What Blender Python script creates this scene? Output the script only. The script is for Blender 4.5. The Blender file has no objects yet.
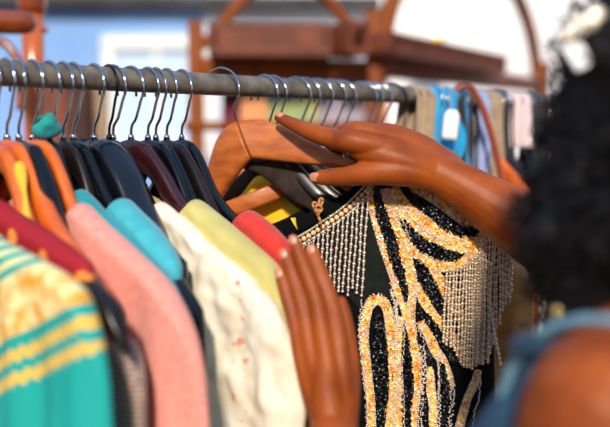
import bpy, bmesh, math, random
import numpy as np
from mathutils import Vector, Matrix, noise
random.seed(7)
PI = math.pi
scn = bpy.context.scene
C = scn.collection
F = 847.0; CH = 1.48; PITCH = math.radians(5.1)
cp, sp_ = math.cos(PITCH), math.sin(PITCH)

def P(px, py, Z):
    """world point seen at pixel px,py at depth Z metres from the camera"""
    x = (px-305)/F*Z; y = (213.5-py)/F*Z
    return Vector((x, Z*cp + y*sp_, CH + y*cp - Z*sp_))

# ------------------------------------------------------------------ materials
def lin(c):
    return tuple((v/255/12.92 if v/255 <= .04045 else ((v/255+.055)/1.055)**2.4) for v in c)
def mat(name, rgb, rough=.6, metal=0, rgb2=None, scale=40, bump=0, bscale=200, coat=0, sheen=0, trans=0, emit=0, spec=.5, sss=0, stretch=None):
    m = bpy.data.materials.new(name); m.use_nodes = True
    nt = m.node_tree; b = nt.nodes['Principled BSDF']
    c = lin(rgb)
    b.inputs['Base Color'].default_value = (*c, 1)
    b.inputs['Roughness'].default_value = rough
    b.inputs['Metallic'].default_value = metal
    b.inputs['Coat Weight'].default_value = coat
    b.inputs['Coat Roughness'].default_value = .12
    b.inputs['Sheen Weight'].default_value = sheen
    b.inputs['Specular IOR Level'].default_value = spec
    if sss:
        b.inputs['Subsurface Weight'].default_value = sss
        b.inputs['Subsurface Radius'].default_value = (.012, .004, .002)
        b.inputs['Subsurface Scale'].default_value = .5
    if emit:
        b.inputs['Emission Color'].default_value = (*c, 1); b.inputs['Emission Strength'].default_value = emit
    tc = nt.nodes.new('ShaderNodeTexCoord')
    vec = tc.outputs['Object']
    if stretch:
        mp = nt.nodes.new('ShaderNodeMapping'); mp.inputs['Scale'].default_value = stretch
        nt.links.new(vec, mp.inputs['Vector']); vec = mp.outputs['Vector']
    if rgb2:
        n = nt.nodes.new('ShaderNodeTexNoise'); n.inputs['Scale'].default_value = scale; n.inputs['Detail'].default_value = 4
        nt.links.new(vec, n.inputs['Vector'])
        r = nt.nodes.new('ShaderNodeValToRGB')
        r.color_ramp.elements[0].position = .35; r.color_ramp.elements[1].position = .65
        r.color_ramp.elements[0].color = (*c, 1); r.color_ramp.elements[1].color = (*lin(rgb2), 1)
        nt.links.new(n.outputs['Fac'], r.inputs['Fac']); nt.links.new(r.outputs['Color'], b.inputs['Base Color'])
    if bump:
        n2 = nt.nodes.new('ShaderNodeTexNoise'); n2.inputs['Scale'].default_value = bscale; n2.inputs['Detail'].default_value = 3
        nt.links.new(vec, n2.inputs['Vector'])
        bp = nt.nodes.new('ShaderNodeBump'); bp.inputs['Strength'].default_value = bump; bp.inputs['Distance'].default_value = .002
        nt.links.new(n2.outputs['Fac'], bp.inputs['Height']); nt.links.new(bp.outputs['Normal'], b.inputs['Normal'])
    return m

M = {}
M['rail'] = mat('rail_metal', (128, 120, 108), .5, .15, (88, 82, 74), 45, .2, 300)
M['chrome'] = mat('chrome_wire', (176, 180, 190), .14, 1)
M['blackwire'] = mat('black_wire', (30, 30, 34), .3, .8)
M['orangewood'] = mat('orange_wood', (226, 112, 26), .35, 0, (204, 88, 16), 30, .05, 100, coat=.5)
M['lightwood'] = mat('light_wood', (196, 108, 44), .5, 0, (164, 80, 28), 26, .04, 120, coat=.12, stretch=(1, 1, 3.5))
M['woodline'] = mat('wood_joint', (70, 34, 18), .6)
M['burgwood'] = mat('burgundy_wood', (58, 16, 18), .3, 0, (36, 10, 12), 30, coat=.3)
M['blackwood'] = mat('black_wood', (7, 8, 12), .22, 0, coat=.15, spec=.45)
M['brownwood'] = mat('dark_brown_wood', (30, 20, 16), .35, 0, (18, 12, 11), 30, coat=.1, spec=.4)
M['greywood'] = mat('worn_dark_wood', (56, 42, 34), .7, 0, (34, 26, 22), 50, .15, 150, spec=.2)
M['frame'] = mat('frame_wood', (140, 72, 26), .6, 0, (112, 54, 16), 12, spec=.2, stretch=(1, 1, .3))
M['rattan'] = mat('rattan_wood', (200, 98, 24), .3, 0, (160, 66, 12), 14, coat=.6, stretch=(1, 1, .3))
M['rattan_dark'] = mat('rattan_dark', (150, 66, 18), .32, 0, (116, 46, 12), 20, coat=.5)
M['boxwood'] = mat('box_wood', (128, 64, 38), .65, 0, (96, 46, 30), 14)
M['skin'] = mat('brown_skin', (160, 77, 22), .46, 0, (132, 58, 14), 22, .22, 520, spec=.3, sss=.04)
M['nail'] = mat('nail', (206, 134, 104), .25, 0, spec=.6)
M['lips'] = mat('lips', (130, 56, 48), .4)
M['eye'] = mat('eye_white', (235, 232, 225), .2)
M['hair'] = mat('black_hair', (10, 8, 10), .6, 0, (16, 11, 12), 60, spec=.25)
M['denim'] = mat('blue_denim', (36, 72, 98), .85, 0, (22, 50, 74), 60, .4, 900)
M['denim_light'] = mat('faded_denim', (112, 150, 168), .85, 0, (84, 124, 146), 120, .4, 900)
M['gold'] = mat('gold', (226, 190, 120), .2, 1)
M['pearl'] = mat('pearl', (236, 226, 206), .15, .5)
M['whitecloth'] = mat('white_satin', (232, 230, 232), .5)
M['velvet'] = mat('black_velvet', (5, 7, 8), .9, 0, spec=.15)
M['sheer'] = mat('dark_sheer', (20, 26, 23), .8, 0, (12, 16, 15), 90, spec=.2)
for k, rgb in dict(y1=(244, 198, 92), y2=(236, 148, 44), y3=(232, 170, 128), y4=(246, 218, 150), y5=(222, 114, 54), y6=(220, 174, 172)).items():
    M[k] = mat('sequin_'+k, rgb, .35, .05, coat=.25)
M['bseq'] = mat('black_sequin', (4, 5, 8), .3, 0, spec=.35)
M['bead'] = mat('silver_bead', (228, 210, 194), .22, .4)
M['beadt'] = mat('champagne_bead', (220, 196, 166), .22, .4)
M['stone'] = mat('amber_stone', (238, 196, 140), .3, 0, coat=.6)
M['twine'] = mat('twine', (190, 130, 80), .9)
M['pale'] = mat('pale_wall', (216, 222, 236), .9, 0, (206, 212, 230), 3, .05, 12)
M['blue'] = mat('blue_wall', (138, 176, 228), .9, 0, (126, 166, 222), 3, .1, 12)
M['white'] = mat('white_wall', (240, 238, 240), .9, 0, (232, 230, 234), 3, .05, 12)
M['floor'] = mat('floor_boards', (122, 96, 78), .7, 0, (98, 76, 62), 6, .1, 30)
M['ceil'] = mat('ceiling_beam', (70, 66, 66), .7, 0, (50, 46, 46), 6)
M['winframe'] = mat('window_frame', (240, 240, 236), .6)
M['glass'] = mat('window_daylight', (186, 208, 236), .3, 0, emit=.2)
M['lamp'] = mat('lamp_glass', (255, 250, 235), .4, 0, emit=9)
M['brass'] = mat('brass', (214, 170, 60), .3, .9)
M['sole'] = mat('shoe', (60, 50, 46), .6)
def cloth(name, rgb, rgb2=None, rough=.85, scale=60, bump=.35, bs=500, sheen=.2, **k):
    M[name] = mat(name, rgb, rough, 0, rgb2, scale, bump, bs, sheen=sheen, **k)
cloth('pink', (238, 158, 142), (228, 142, 128), scale=160)
cloth('teal', (12, 152, 166), (8, 138, 152))
cloth('aqua', (66, 176, 188), (54, 162, 176))
cloth('cream', (240, 228, 208), (232, 214, 188), scale=30)
cloth('pale_green', (206, 194, 118), (190, 178, 104), scale=25)
cloth('coral', (214, 50, 36), (200, 42, 30))
cloth('yellow', (246, 204, 22), (240, 190, 16))
cloth('blacksatin', (12, 14, 22), None, rough=.25, bump=.0, sheen=0, coat=.4)
cloth('goldcloth', (230, 172, 92), (206, 140, 66), scale=40, rough=.5)
cloth('brightblue', (20, 168, 222), (24, 140, 196), scale=18)
cloth('beige', (170, 146, 118), (146, 122, 98), scale=40)
cloth('lilac', (150, 164, 206))
cloth('brownleather', (150, 62, 30), None, rough=.4, bump=.1)
cloth('palepink', (232, 206, 204), (214, 190, 196), scale=30)
cloth('maroon', (110, 30, 52))
cloth('charcoal', (34, 32, 36))
cloth('tealblob', (16, 150, 140), (10, 110, 130), scale=60)
cloth('mustard', (236, 186, 40))
cloth('jean', (44, 66, 100))
cloth('peach', (226, 160, 110))
cloth('seafoam', (90, 176, 160), (196, 190, 110), scale=9)
cloth('lavgrey', (196, 186, 200), (170, 160, 176), scale=9)

def pat_mat(name, build):
    m = bpy.data.materials.new(name); m.use_nodes = True
    nt = m.node_tree; b = nt.nodes['Principled BSDF']; b.inputs['Roughness'].default_value = .8
    uv = nt.nodes.new('ShaderNodeUVMap'); uv.uv_map = 'UVMap'
    sep = nt.nodes.new('ShaderNodeSeparateXYZ'); nt.links.new(uv.outputs['UV'], sep.inputs[0])
    def mth(op, a, b_=None, c=None):
        n = nt.nodes.new('ShaderNodeMath'); n.operation = op
        for i, v in enumerate((a, b_, c)):
            if v is None: continue
            if isinstance(v, (int, float)): n.inputs[i].default_value = v
            else: nt.links.new(v, n.inputs[i])
        return n.outputs[0]
    def mix(f, a, c2):
        n = nt.nodes.new('ShaderNodeMix'); n.data_type = 'RGBA'
        if isinstance(f, (int, float)): n.inputs[0].default_value = f
        else: nt.links.new(f, n.inputs[0])
        for i, v in ((6, a), (7, c2)):
            if isinstance(v, tuple): n.inputs[i].default_value = (*lin(v), 1)
            else: nt.links.new(v, n.inputs[i])
        return n.outputs[2]
    def tex(scale, kind='noise'):
        n = nt.nodes.new('ShaderNodeTexNoise' if kind == 'noise' else 'ShaderNodeTexVoronoi'); n.inputs['Scale'].default_value = scale
        nt.links.new(uv.outputs['UV'], n.inputs['Vector'])
        return n.outputs['Fac'] if kind == 'noise' else n.outputs['Distance']
    col = build(sep.outputs[0], sep.outputs[1], mth, mix, tex)
    nt.links.new(col, b.inputs['Base Color'])
    M[name] = m
# turquoise kaftan: gold panel, scalloped gold rows, plain turquoise below (u metres across, v metres below top)
def kaftan(u, v, mth, mix, tex):
    w = mth('ADD', v, mth('MULTIPLY', u, .438))          # bands run up towards the sleeve end
    base = (10, 160, 152)
    inp = mth('MULTIPLY', mth('GREATER_THAN', w, KW[0]), mth('LESS_THAN', w, KW[1]))
    n = tex(60); gold = mix(mth('MULTIPLY', mth('SUBTRACT', n, .4), 5.), (238, 222, 160), (232, 160, 48))
    c = mix(inp, base, gold)
    sc = mth('MULTIPLY', mth('SINE', mth('MULTIPLY', mth('SUBTRACT', u, v), 420.)), .0022)
    for a in KW[2:]:
        d = mth('ABSOLUTE', mth('SUBTRACT', w, a))
        row = mth('LESS_THAN', d, mth('ADD', .0052, sc))
        c = mix(row, c, (230, 186, 78))
    hi = mth('LESS_THAN', w, KW[0])
    st = mth('GREATER_THAN', mth('SINE', mth('MULTIPLY', w, 420.)), .0)
    return mix(mth('MULTIPLY', hi, st), c, (226, 218, 158))
KW = (.211, .266, .2835, .3045)
pat_mat('kaftan', kaftan)
def reddots(u, v, mth, mix, tex):
    w = mth('MULTIPLY_ADD', u, -.268, v)
    row = mth('FLOOR', mth('MULTIPLY', mth('SUBTRACT', w, .050), 1/.03))
    su = mth('MULTIPLY', mth('SUBTRACT', mth('FRACT', mth('ADD', mth('MULTIPLY', u, 1/.058), mth('ADD', .38, mth('MULTIPLY', row, .5)))), .5), .058)
    sv = mth('MULTIPLY', mth('SUBTRACT', mth('FRACT', mth('MULTIPLY', mth('SUBTRACT', w, .050), 1/.03)), .5), .03)
    d = mth('ADD', mth('MULTIPLY', su, su), mth('MULTIPLY', sv, sv))
    return mix(mth('LESS_THAN', d, .00006), (158, 14, 32), (246, 146, 60))
pat_mat('reddots', reddots)
def tweed(u, v, mth, mix, tex):
    s = mth('GREATER_THAN', mth('SINE', mth('MULTIPLY', v, 1300.)), 0)
    t = mth('GREATER_THAN', mth('SINE', mth('MULTIPLY', u, 1300.)), .3)
    c = mix(s, (120, 98, 88), (196, 168, 148))
    return mix(mth('MULTIPLY', t, .35), c, (104, 84, 78))
pat_mat('tweed', tweed)
def ruffle(u, v, mth, mix, tex):
    n = tex(34)
    band = mth('LESS_THAN', mth('ABSOLUTE', mth('SUBTRACT', u, .222)), .012)
    spot = mth('MULTIPLY', band, mth('GREATER_THAN', tex(70), .62))
    c = mix(mth('MULTIPLY', mth('SUBTRACT', n, .35), 3.), (242, 232, 214), (230, 212, 184))
    return mix(mth('MULTIPLY', spot, mth('GREATER_THAN', v, .13)), c, (232, 150, 124))
pat_mat('ruffle', ruffle)

# ------------------------------------------------------------------ helpers
def tag(o, label=None, cat=None, group=None, kind=None):
    if label: o['label'] = label
    if cat: o['category'] = cat
    if group: o['group'] = group
    if kind: o['kind'] = kind
    return o
def empty(name, loc, label, cat, group=None):
    o = bpy.data.objects.new(name, None); C.objects.link(o); o.location = loc
    o.empty_display_size = .05
    tag(o, label, cat, group); bpy.context.view_layer.update()
    return o
def wpos(o):
    p = Vector((0, 0, 0))
    while o: p = p+o.location; o = o.parent
    return p
class MB:
    def __init__(s): s.v = []; s.f = []; s.m = []; s.uv = None
    def add(s, vs, fs, mi=0):
        o = len(s.v); s.v += [tuple(v) for v in vs]; s.f += [tuple(i+o for i in f) for f in fs]; s.m += [mi]*len(fs)
    def build(s, name, mats, parent=None, smooth=True, uvs=None):
        me = bpy.data.meshes.new(name)
        if not isinstance(mats, (list, tuple)): mats = [mats]
        org = Vector((0, 0, 0))
        if parent is not None: org = wpos(parent)
        elif s.v:
            a = np.array(s.v); org = Vector(((a[:, 0].min()+a[:, 0].max())/2, (a[:, 1].min()+a[:, 1].max())/2, a[:, 2].min()))
        me.from_pydata([(v[0]-org.x, v[1]-org.y, v[2]-org.z) for v in s.v], [], s.f)
        for mm in mats: me.materials.append(mm)
        me.polygons.foreach_set('material_index', s.m)
        me.polygons.foreach_set('use_smooth', [smooth]*len(s.f))
        if uvs is not None:
            l = me.uv_layers.new(name='UVMap')
            idx = np.zeros(len(me.loops), dtype=np.int32); me.loops.foreach_get('vertex_index', idx)
            l.data.foreach_set('uv', np.array(uvs, dtype=np.float32)[idx].ravel())
        me.update()
        o = bpy.data.objects.new(name, me); C.objects.link(o)
        if parent is None: o.location = org
        else: o.parent = parent
        return o
def resample(pts, n):
    """Catmull-Rom through tuples of any length, n samples per span"""
    pts = [np.array(p, dtype=float) for p in pts]
    out = []
    for i in range(len(pts)-1):
        p0 = pts[max(i-1, 0)]; p1 = pts[i]; p2 = pts[i+1]; p3 = pts[min(i+2, len(pts)-1)]
        for k in range(n):
            t = k/n
            out.append(.5*((2*p1)+(-p0+p2)*t+(2*p0-5*p1+4*p2-p3)*t*t+(-p0+3*p1-3*p2+p3)*t**3))
    out.append(pts[-1]); return out
def sweep(mb, pts, sec, mi=0, up=Vector((0, 0, 1)), closed=False):
    """pts: Vectors; sec(i)-> list of (side, up) offsets"""
    n = len(pts); rings = []
    for i, p in enumerate(pts):
        a = pts[i-1] if (i > 0 or closed) else p; b = pts[(i+1) % n] if (i < n-1 or closed) else p
        t = (b-a).normalized(); side = t.cross(up)
        if side.length < 1e-3: side = Vector((1, 0, 0))
        side.normalize(); u = side.cross(t)
        rings.append([p+side*s+u*w for s, w in sec(i)])
    k = len(rings[0]); vs = [v for r in rings for v in r]; fs = []
    for i in range(n if closed else n-1):
        j = (i+1) % n
        for q in range(k): fs.append((i*k+q, i*k+(q+1) % k, j*k+(q+1) % k, j*k+q))
    if not closed:
        fs.append(tuple(range(k))[::-1]); fs.append(tuple((n-1)*k+q for q in range(k)))
    mb.add(vs, fs, mi)
def ell(a, b, n=12, p=2.0):
    out = []
    for q in range(n):
        t = 2*PI*q/n; c, s = math.cos(t), math.sin(t)
        out.append((a*math.copysign(abs(c)**(2/p), c), b*math.copysign(abs(s)**(2/p), s)))
    return out
def tube(mb, pts, r, n=8, mi=0, closed=False, up=None):
    """parallel-transport tube"""
    pts = [Vector(p) for p in pts]; N = len(pts)
    rr = r if callable(r) else (lambda i: r)
    t0 = (pts[1]-pts[0]).normalized(); u = up or Vector((0, 0, 1))
    if abs(t0.dot(u)) > .9: u = Vector((1, 0, 0))
    s = t0.cross(u).normalized(); vs = []; fs = []
    for i in range(N):
        a = pts[i-1] if (i > 0 or closed) else pts[i]; b = pts[(i+1) % N] if (i < N-1 or closed) else pts[i]
        t = (b-a).normalized(); s = (s-t*s.dot(t)).normalized(); w = t.cross(s)
        for q in range(n):
            an = 2*PI*q/n; vs.append(pts[i]+(s*math.cos(an)+w*math.sin(an))*rr(i))
    for i in range(N if closed else N-1):
        j = (i+1) % N
        for q in range(n): fs.append((i*n+q, i*n+(q+1) % n, j*n+(q+1) % n, j*n+q))
    if not closed:
        fs.append(tuple(range(n))[::-1]); fs.append(tuple((N-1)*n+q for q in range(n)))
    mb.add(vs, fs, mi)
ICO = None
def ball(mb, c, r, mi=0, seg=8, rings=6, sc=(1, 1, 1)):
    vs = [Vector((0, 0, 1))]; fs = []
    for i in range(1, rings):
        for j in range(seg):
            th = PI*i/rings; ph = 2*PI*j/seg
            vs.append(Vector((math.sin(th)*math.cos(ph), math.sin(th)*math.sin(ph), math.cos(th))))
    vs.append(Vector((0, 0, -1))); L = len(vs)-1
    for j in range(seg):
        fs.append((0, 1+j, 1+(j+1) % seg)); fs.append((L, 1+(rings-2)*seg+(j+1) % seg, 1+(rings-2)*seg+j))
    for i in range(rings-2):
        for j in range(seg):
            a = 1+i*seg; fs.append((a+j, a+seg+j, a+seg+(j+1) % seg, a+(j+1) % seg))
    c = Vector(c)
    mb.add([c+Vector((v.x*r*sc[0], v.y*r*sc[1], v.z*r*sc[2])) for v in vs], fs, mi)
def box(mb, lo, hi, mi=0, M4=None):
    x0, y0, z0 = lo; x1, y1, z1 = hi
    vs = [Vector(v) for v in ((x0, y0, z0), (x1, y0, z0), (x1, y1, z0), (x0, y1, z0), (x0, y0, z1), (x1, y0, z1), (x1, y1, z1), (x0, y1, z1))]
    if M4: vs = [M4 @ v for v in vs]
    mb.add(vs, [(0, 3, 2, 1), (4, 5, 6, 7), (0, 1, 5, 4), (1, 2, 6, 5), (2, 3, 7, 6), (3, 0, 4, 7)], mi)
def beam(mb, a, b, w, h, mi=0):
    """square-section beam between two points, w sideways, h upright; slightly rounded"""
    a = Vector(a); b = Vector(b); d = (b-a).normalized()
    up = Vector((0, 0, 1)) if abs(d.z) < .9 else Vector((1, 0, 0))
    sweep(mb, [a, a.lerp(b, .002), a.lerp(b, .998), b], lambda i: ell(w/2*(.92 if i in (0, 3) else 1), h/2*(.92 if i in (0, 3) else 1), 16, 5), mi, up)
def bevel(o, w=.003):
    m = o.modifiers.new('bevel', 'BEVEL'); m.width = w; m.segments = 2; m.limit_method = 'ANGLE'; return o

# ------------------------------------------------------------------ rail
ZR = lambda x: 21.175/(22.5-.0185*x)
RA = P(0, 74.5, ZR(0)); RB = P(400, 95, ZR(400)); RA.z = RB.z = (RA.z+RB.z)/2
RA.z += .0012; RB.z += .0012; RR = .0146
RD = (RB-RA).normalized(); RZ = RA.z; RN = Vector((RD.y, -RD.x, 0))    # RN points to the shopper's side, towards the camera
def rail_at(px):
    # point on the rail axis seen in column px
    k = (px-305)/F
    # X = k*Zc with Zc = y*cp - (z-CH)*sp_
    # RA + t RD
    h = RZ-CH
    t = (k*((RA.y)*cp-h*sp_)-RA.x)/(RD.x-k*RD.y*cp)
    return RA+RD*t
rail = empty('clothes_rail', (rail_at(300).x, rail_at(300).y, 0), 'long grey round metal clothes rail carrying all the hangers', 'clothes rail')
r0 = RA-RD*.62; r1 = RA+RD*2.05
mb = MB(); tube(mb, [r0.lerp(r1, i/40) for i in range(41)], RR, 28); mb.build('rail_tube', M['rail'], rail)
for e in (r0, r1):
    mb = MB(); tube(mb, [(e.x, e.y, .03), (e.x, e.y, 1), (e.x, e.y, RZ+.012)], .016, 16); mb.build('upright', M['rail'], rail)
    mb = MB(); tube(mb, [Vector((e.x, e.y, .02))-RN*.25, Vector((e.x, e.y, .02))+RN*.25], .018, 12); mb.build('foot', M['rail'], rail)
    mb = MB(); ball(mb, e, .022, 0, 12, 8); mb.build('rail_joint', M['rail'], rail)

# ------------------------------------------------------------------ hangers
PROF = [(0, 0), (.06, .045), (.17, .30), (.33, .49), (.5, .62), (.75, .81), (1, 1)]
PR = resample([(a, b, 0) for a, b in PROF], 8)
def prof(x):
    x = abs(x)
    if x >= 1: return 1.0
    for i in range(len(PR)-1):
        if PR[i+1][0] >= x:
            t = (x-PR[i][0])/max(1e-6, PR[i+1][0]-PR[i][0]); return PR[i][1]*(1-t)+PR[i+1][1]*t
    return 1.0
NECK = .071
def solve_tip(N, tx, ty, L, Zfix=None):
    """the tip lies a horizontal distance L from the neck axis, on the camera side"""
    if Zfix: return P(tx, ty, Zfix)
    best = None
    Z = N.y*cp+.1
    zc = Z
    while zc > .4:
        p = P(tx, ty, zc); d = math.hypot(p.x-N.x, p.y-N.y)
        if p.y < N.y+.05 and d >= L: return p
        if best is None or abs(d-L) < best[0]: best = (abs(d-L), p)
        zc -= .002
    return best[1]
def hook_pts(N, a, r=.026, wr=.0018):
    zc = RZ+RR+wr-r; top = RZ-NECK; pts = []
    B = Vector((N.x, N.y, 0))
    for k in range(15):
        an = math.radians(200-k*240/14)
        pts.append(B+a*(r*math.cos(an))+Vector((0, 0, zc+r*math.sin(an))))
    for q, z in ((.0105, top+.0235), (.0035, top+.0165), (.0006, top+.009), (0, top-.004)): pts.append(B+a*q+Vector((0, 0, z)))
    return [Vector(v) for v in resample([tuple(p) for p in pts], 2)]
HG = 'hangers hooked over the rail'
def plane_hit(px, py, N, a):
    """distance along a and height where the sight line of a pixel meets the hanger's own upright plane"""
    d = P(px, py, 1)-Vector((0, 0, CH)); det = d.x*a.y-d.y*a.x
    t = (N.x*a.y-N.y*a.x)/det
    q = Vector((0, 0, CH))+d*t
    return (q.x-N.x)*a.x+(q.y-N.y)*a.y, q.z
def hanger(px, tip, L, wood, label, wire='chrome', Zfix=None, h=.029, w=.014, far=1.0, name='coat_hanger', hookr=.026, cut=1.0, line=None, sink=0):
    N = rail_at(px); T = solve_tip(N, tip[0], tip[1], L, Zfix)
    d = Vector((T.x-N.x, T.y-N.y, 0)); L = d.length; a = d/L
    zn = RZ-NECK; D = zn-T.z; prf = prof
    if line:
        tab = [(0, 0)]
        for lx, ly in list(line)+[tip]:
            q, z = plane_hit(lx, ly, N, a)
            if q/L > tab[-1][0]+.01: tab.append((q/L, (zn-z)/D))
        tab[-1] = (1.0, 1.0)
        def prf(x, tab=tab):
            x = abs(x)
            for (x0, y0), (x1, y1) in zip(tab, tab[1:]):
                if x <= x1: return y0+(y1-y0)*(x-x0)/(x1-x0)
            return 1.0
        tb = [(i/80, sum(prf(max(0, min(1, abs(i/80+k*.012)))) for k in range(-3, 4))/7) for i in range(81)]
        o0 = tb[0][1]; tb = [(x, y-o0*(1-x)**6) for x, y in tb]; tb[-1] = (1.0, 1.0)
        def prf(x, tb=tb):
            x = min(1, abs(x))*80; i = min(79, int(x)); return tb[i][1]+(tb[i+1][1]-tb[i][1])*(x-i)
    o = empty(name, (N.x, N.y, zn-D), label, 'hanger', HG)
    mb = MB(); pts = []; ps = []
    xs = [(-1+2*i/64)*cut for i in range(65)]
    for x in xs:
        if x < 0: x_ = x*far
        else: x_ = x
        pts.append(Vector((N.x, N.y, 0))+a*(x_*L)+Vector((0, 0, zn-h*.5-.003-sink*min(1, max(0, (abs(x_)-.08)/.22))-D*prf(x_)))); ps.append(abs(x))
    b = a.cross(Vector((0, 0, 1)))
    # section is built upright so that the neck does not pinch
    rings = []
    for p, x in zip(pts, ps):
        e = max(.18, min(1, (cut-x)*14+.18)); ww = w*(.85+.75*x*x)*.5*e; hh = h*(1.05-.18*x)*.5*e
        rings.append([p+b*s+Vector((0, 0, u)) for s, u in ell(ww, hh, 12, 3)])
    k = 12; vs = [v for r in rings for v in r]; fs = []
    for i in range(len(rings)-1):
        for q in range(k): fs.append((i*k+q, i*k+(q+1) % k, (i+1)*k+(q+1) % k, (i+1)*k+q))
    fs.append(tuple(range(k))[::-1]); fs.append(tuple((len(rings)-1)*k+q for q in range(k)))
    mb.add(vs, fs); mb.build('shoulder_bar', M[wood], o)
    mb = MB(); tube(mb, hook_pts(N, a, hookr), .0018, 8); mb.build('hook', M[wire], o)
    mb = MB(); tube(mb, [(N.x, N.y, zn-.003), (N.x, N.y, zn+.002), (N.x, N.y, zn+.004)], lambda i: (.0042, .0038, .0022)[i], 12); mb.build('ferrule', M[wire], o)
    return dict(N=N, a=a, b=b, L=L, D=D, zn=zn, o=o, w=w, prf=prf)

# ------------------------------------------------------------------ garments
def garment(H, name, label, cat, matn, s0=.06, S=None, hem=.95, th=.016, flare=.12, seed=1, fold=.006, neckdrop=.07, lift=.003, sleeve=None, ruf=0, rnd=.03, grp=None, far=None, top_extra=0, cols=90, rows=70, tipdrop=.0):
    """an inverted pocket of cloth over the hanger: front and back sheets joined over the shoulders and down the sides"""
    rg = random.Random(seed); N, a, b, L, D, zn = H['N'], H['a'], H['b'], H['L'], H['D'], H['zn']
    S = S or L+.008; zh = zn-hem
    if isinstance(S, tuple): S = plane_hit(S[0], S[1], N, a)[0]
    if isinstance(s0, tuple): s0 = plane_hit(s0[0], s0[1], N, a)[0]
    ph = [rg.uniform(0, 6.28) for _ in range(6)]
    def top(s):
        x = abs(s)
        z = zn-D*H.get('prf', prof)(min(1, x/L))+lift+top_extra
        if x > S-rnd:
            q = (x-(S-rnd))/rnd; z -= rnd*1.1*(1-math.sqrt(max(0, 1-q*q)))
        if x > L: z -= (x-L)*1.1
        if x < s0: z -= neckdrop*(1-(x/s0)**4)*1.0
        return z
    V = []; UV = []
    ss = [-math.cos(PI*i/cols) for i in range(cols+1)]
    ss = [.55*math.copysign(abs(v)**1, v)+.45*math.asin(max(-1, min(1, v)))/(PI/2) for v in ss]
    grid = []
    for side in (1, -1):
        for i, u in enumerate(ss):
            s = u*S; zt = top(s); row = []
            for j in range(rows+1):
                t = (j/rows)**1.5
                z = zt+(zh-zt)*t; dep = zt-z
                w = 1+flare*(max(0, (zn-z)-D*.6)/.35)
                w = min(w, 1+flare*2) if flare > 0 else max(w, .8)
                rnd_t = math.sqrt(min(1, dep/.008))
                edge = max(0, 1-abs(u)**8)**.5
                tt = H.get('w', .008)*.8+.0035; y = (tt+(max(th*1.3, tt)-tt)*min(1, dep/.3))*rnd_t*edge
                f = fold*min(1, dep/.10)*edge*(math.sin(s*62+ph[0]+dep*5)+.6*math.sin(s*118+ph[1]-dep*9)+.5*math.sin(s*33+ph[2]+dep*14))
                f += fold*.5*rnd_t*edge*noise.noise(Vector((s*22+seed, z*16, side)))
                if ruf: f += ruf*min(1, dep/.02)*edge*(math.sin(dep*75+3*noise.noise(Vector((s*30, z*12, seed)))+s*25)*.6+noise.noise(Vector((s*55, z*55, seed*3.1)))*1.5)
                sw = s*w+(ruf*.8*math.sin(z*110+ph[3]) if ruf and abs(u) > .9 else 0)
                p = Vector((N.x, N.y, z))+a*sw+b*(side*y+f)
                if tipdrop: p.z -= tipdrop*max(0, noise.noise(Vector((s*40, seed, 0))))
                row.append(len(V)); V.append(p); UV.append((s, zn-z))
            grid.append(row)
    n = cols+1; fs = []
    for sd in range(2):
        for i in range(cols):
            for j in range(rows):
                q = (grid[sd*n+i][j], grid[sd*n+i+1][j], grid[sd*n+i+1][j+1], grid[sd*n+i][j+1])
                fs.append(q if sd == 0 else q[::-1])
    mb = MB(); mb.add(V, fs)
    o = mb.build(name, M[matn], uvs=UV)
    # weld the two sheets along the shoulder and side seams
    bm = bmesh.new(); bm.from_mesh(o.data); bmesh.ops.remove_doubles(bm, verts=bm.verts, dist=.0004); bmesh.ops.recalc_face_normals(bm, faces=bm.faces); bm.to_mesh(o.data); bm.free()
    for p in o.data.polygons: p.use_smooth = True
    tag(o, label, cat, grp)
    return o

GG = None
# far left, hooks outside the frame
HA = hanger(-70, (92, 312), None, 'brownwood', 'dark hanger inside the turquoise kaftan at the far left', Zfix=.69, line=[(-40, 205), (-20, 228), (0, 243), (30, 258), (60, 276), (80, 294)], sink=.009)
garment(HA, 'embroidered_kaftan', 'turquoise kaftan with gold embroidered panel and scalloped rows, nearest at lower left', 'kaftan', 'kaftan', th=.024, flare=.10, seed=3, S=HA['L']+.012, rnd=.055)
HB = hanger(-35, (128, 322), None, 'brownwood', 'dark brown hanger whose tip pokes out of the dark red spotted dress', Zfix=.735, line=[(-20, 165), (-10, 195), (0, 206), (30, 224), (60, 243), (90, 264), (112, 284)], sink=.009)
garment(HB, 'spotted_dress', 'dark red dress with orange gold spots beside the turquoise kaftan', 'dress', 'reddots', th=.014, S=HB['L']*.84, flare=-.3, seed=4, hem=.8, fold=.003, rnd=.015)
HC = hanger(5, (136, 330), None, 'orangewood', 'wide orange wooden hanger between the red spotted dress and the pink jacket', h=.034, w=.02, Zfix=.765, line=[(22, 140), (35, 160), (45, 185), (56, 208), (80, 242), (105, 277)], sink=.009, cut=.86)
tw = garment(HC, 'knit_top', 'grey brown ribbed knit top with maroon hem below the dark hanger tip', 'knit top', 'tweed', th=.012, S=HC['L']+.01, s0=(122, 302), top_extra=-.03, flare=.0, seed=5, hem=.36, neckdrop=.1, fold=.002)
tw2 = MB()
sweep(tw2, [Vector((HC['N'].x, HC['N'].y, HC['zn']-.36))+HC['a']*q for q in np.linspace(-HC['L']+.004, HC['L']-.004, 20)], lambda i: ell(.02, .012, 12, 3))
tag(tw2.build('hem_band', M['maroon'], tw), 'maroon hem band')
hanger(17, (70, 270), None, 'blackwood', 'plain black hanger between two orange wooden hangers', h=.036, w=.018, Zfix=.86, line=[(36, 142), (46, 170), (52, 195), (57, 220)])
HD = hanger(31, (186, 304), None, 'orangewood', 'orange wooden hanger holding the pink jacket', h=.03, w=.016, Zfix=.80, line=[(49, 138), (61, 158), (70, 182), (79, 204), (92, 216), (112, 235), (135, 257), (160, 280)], sink=.009)
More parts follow.
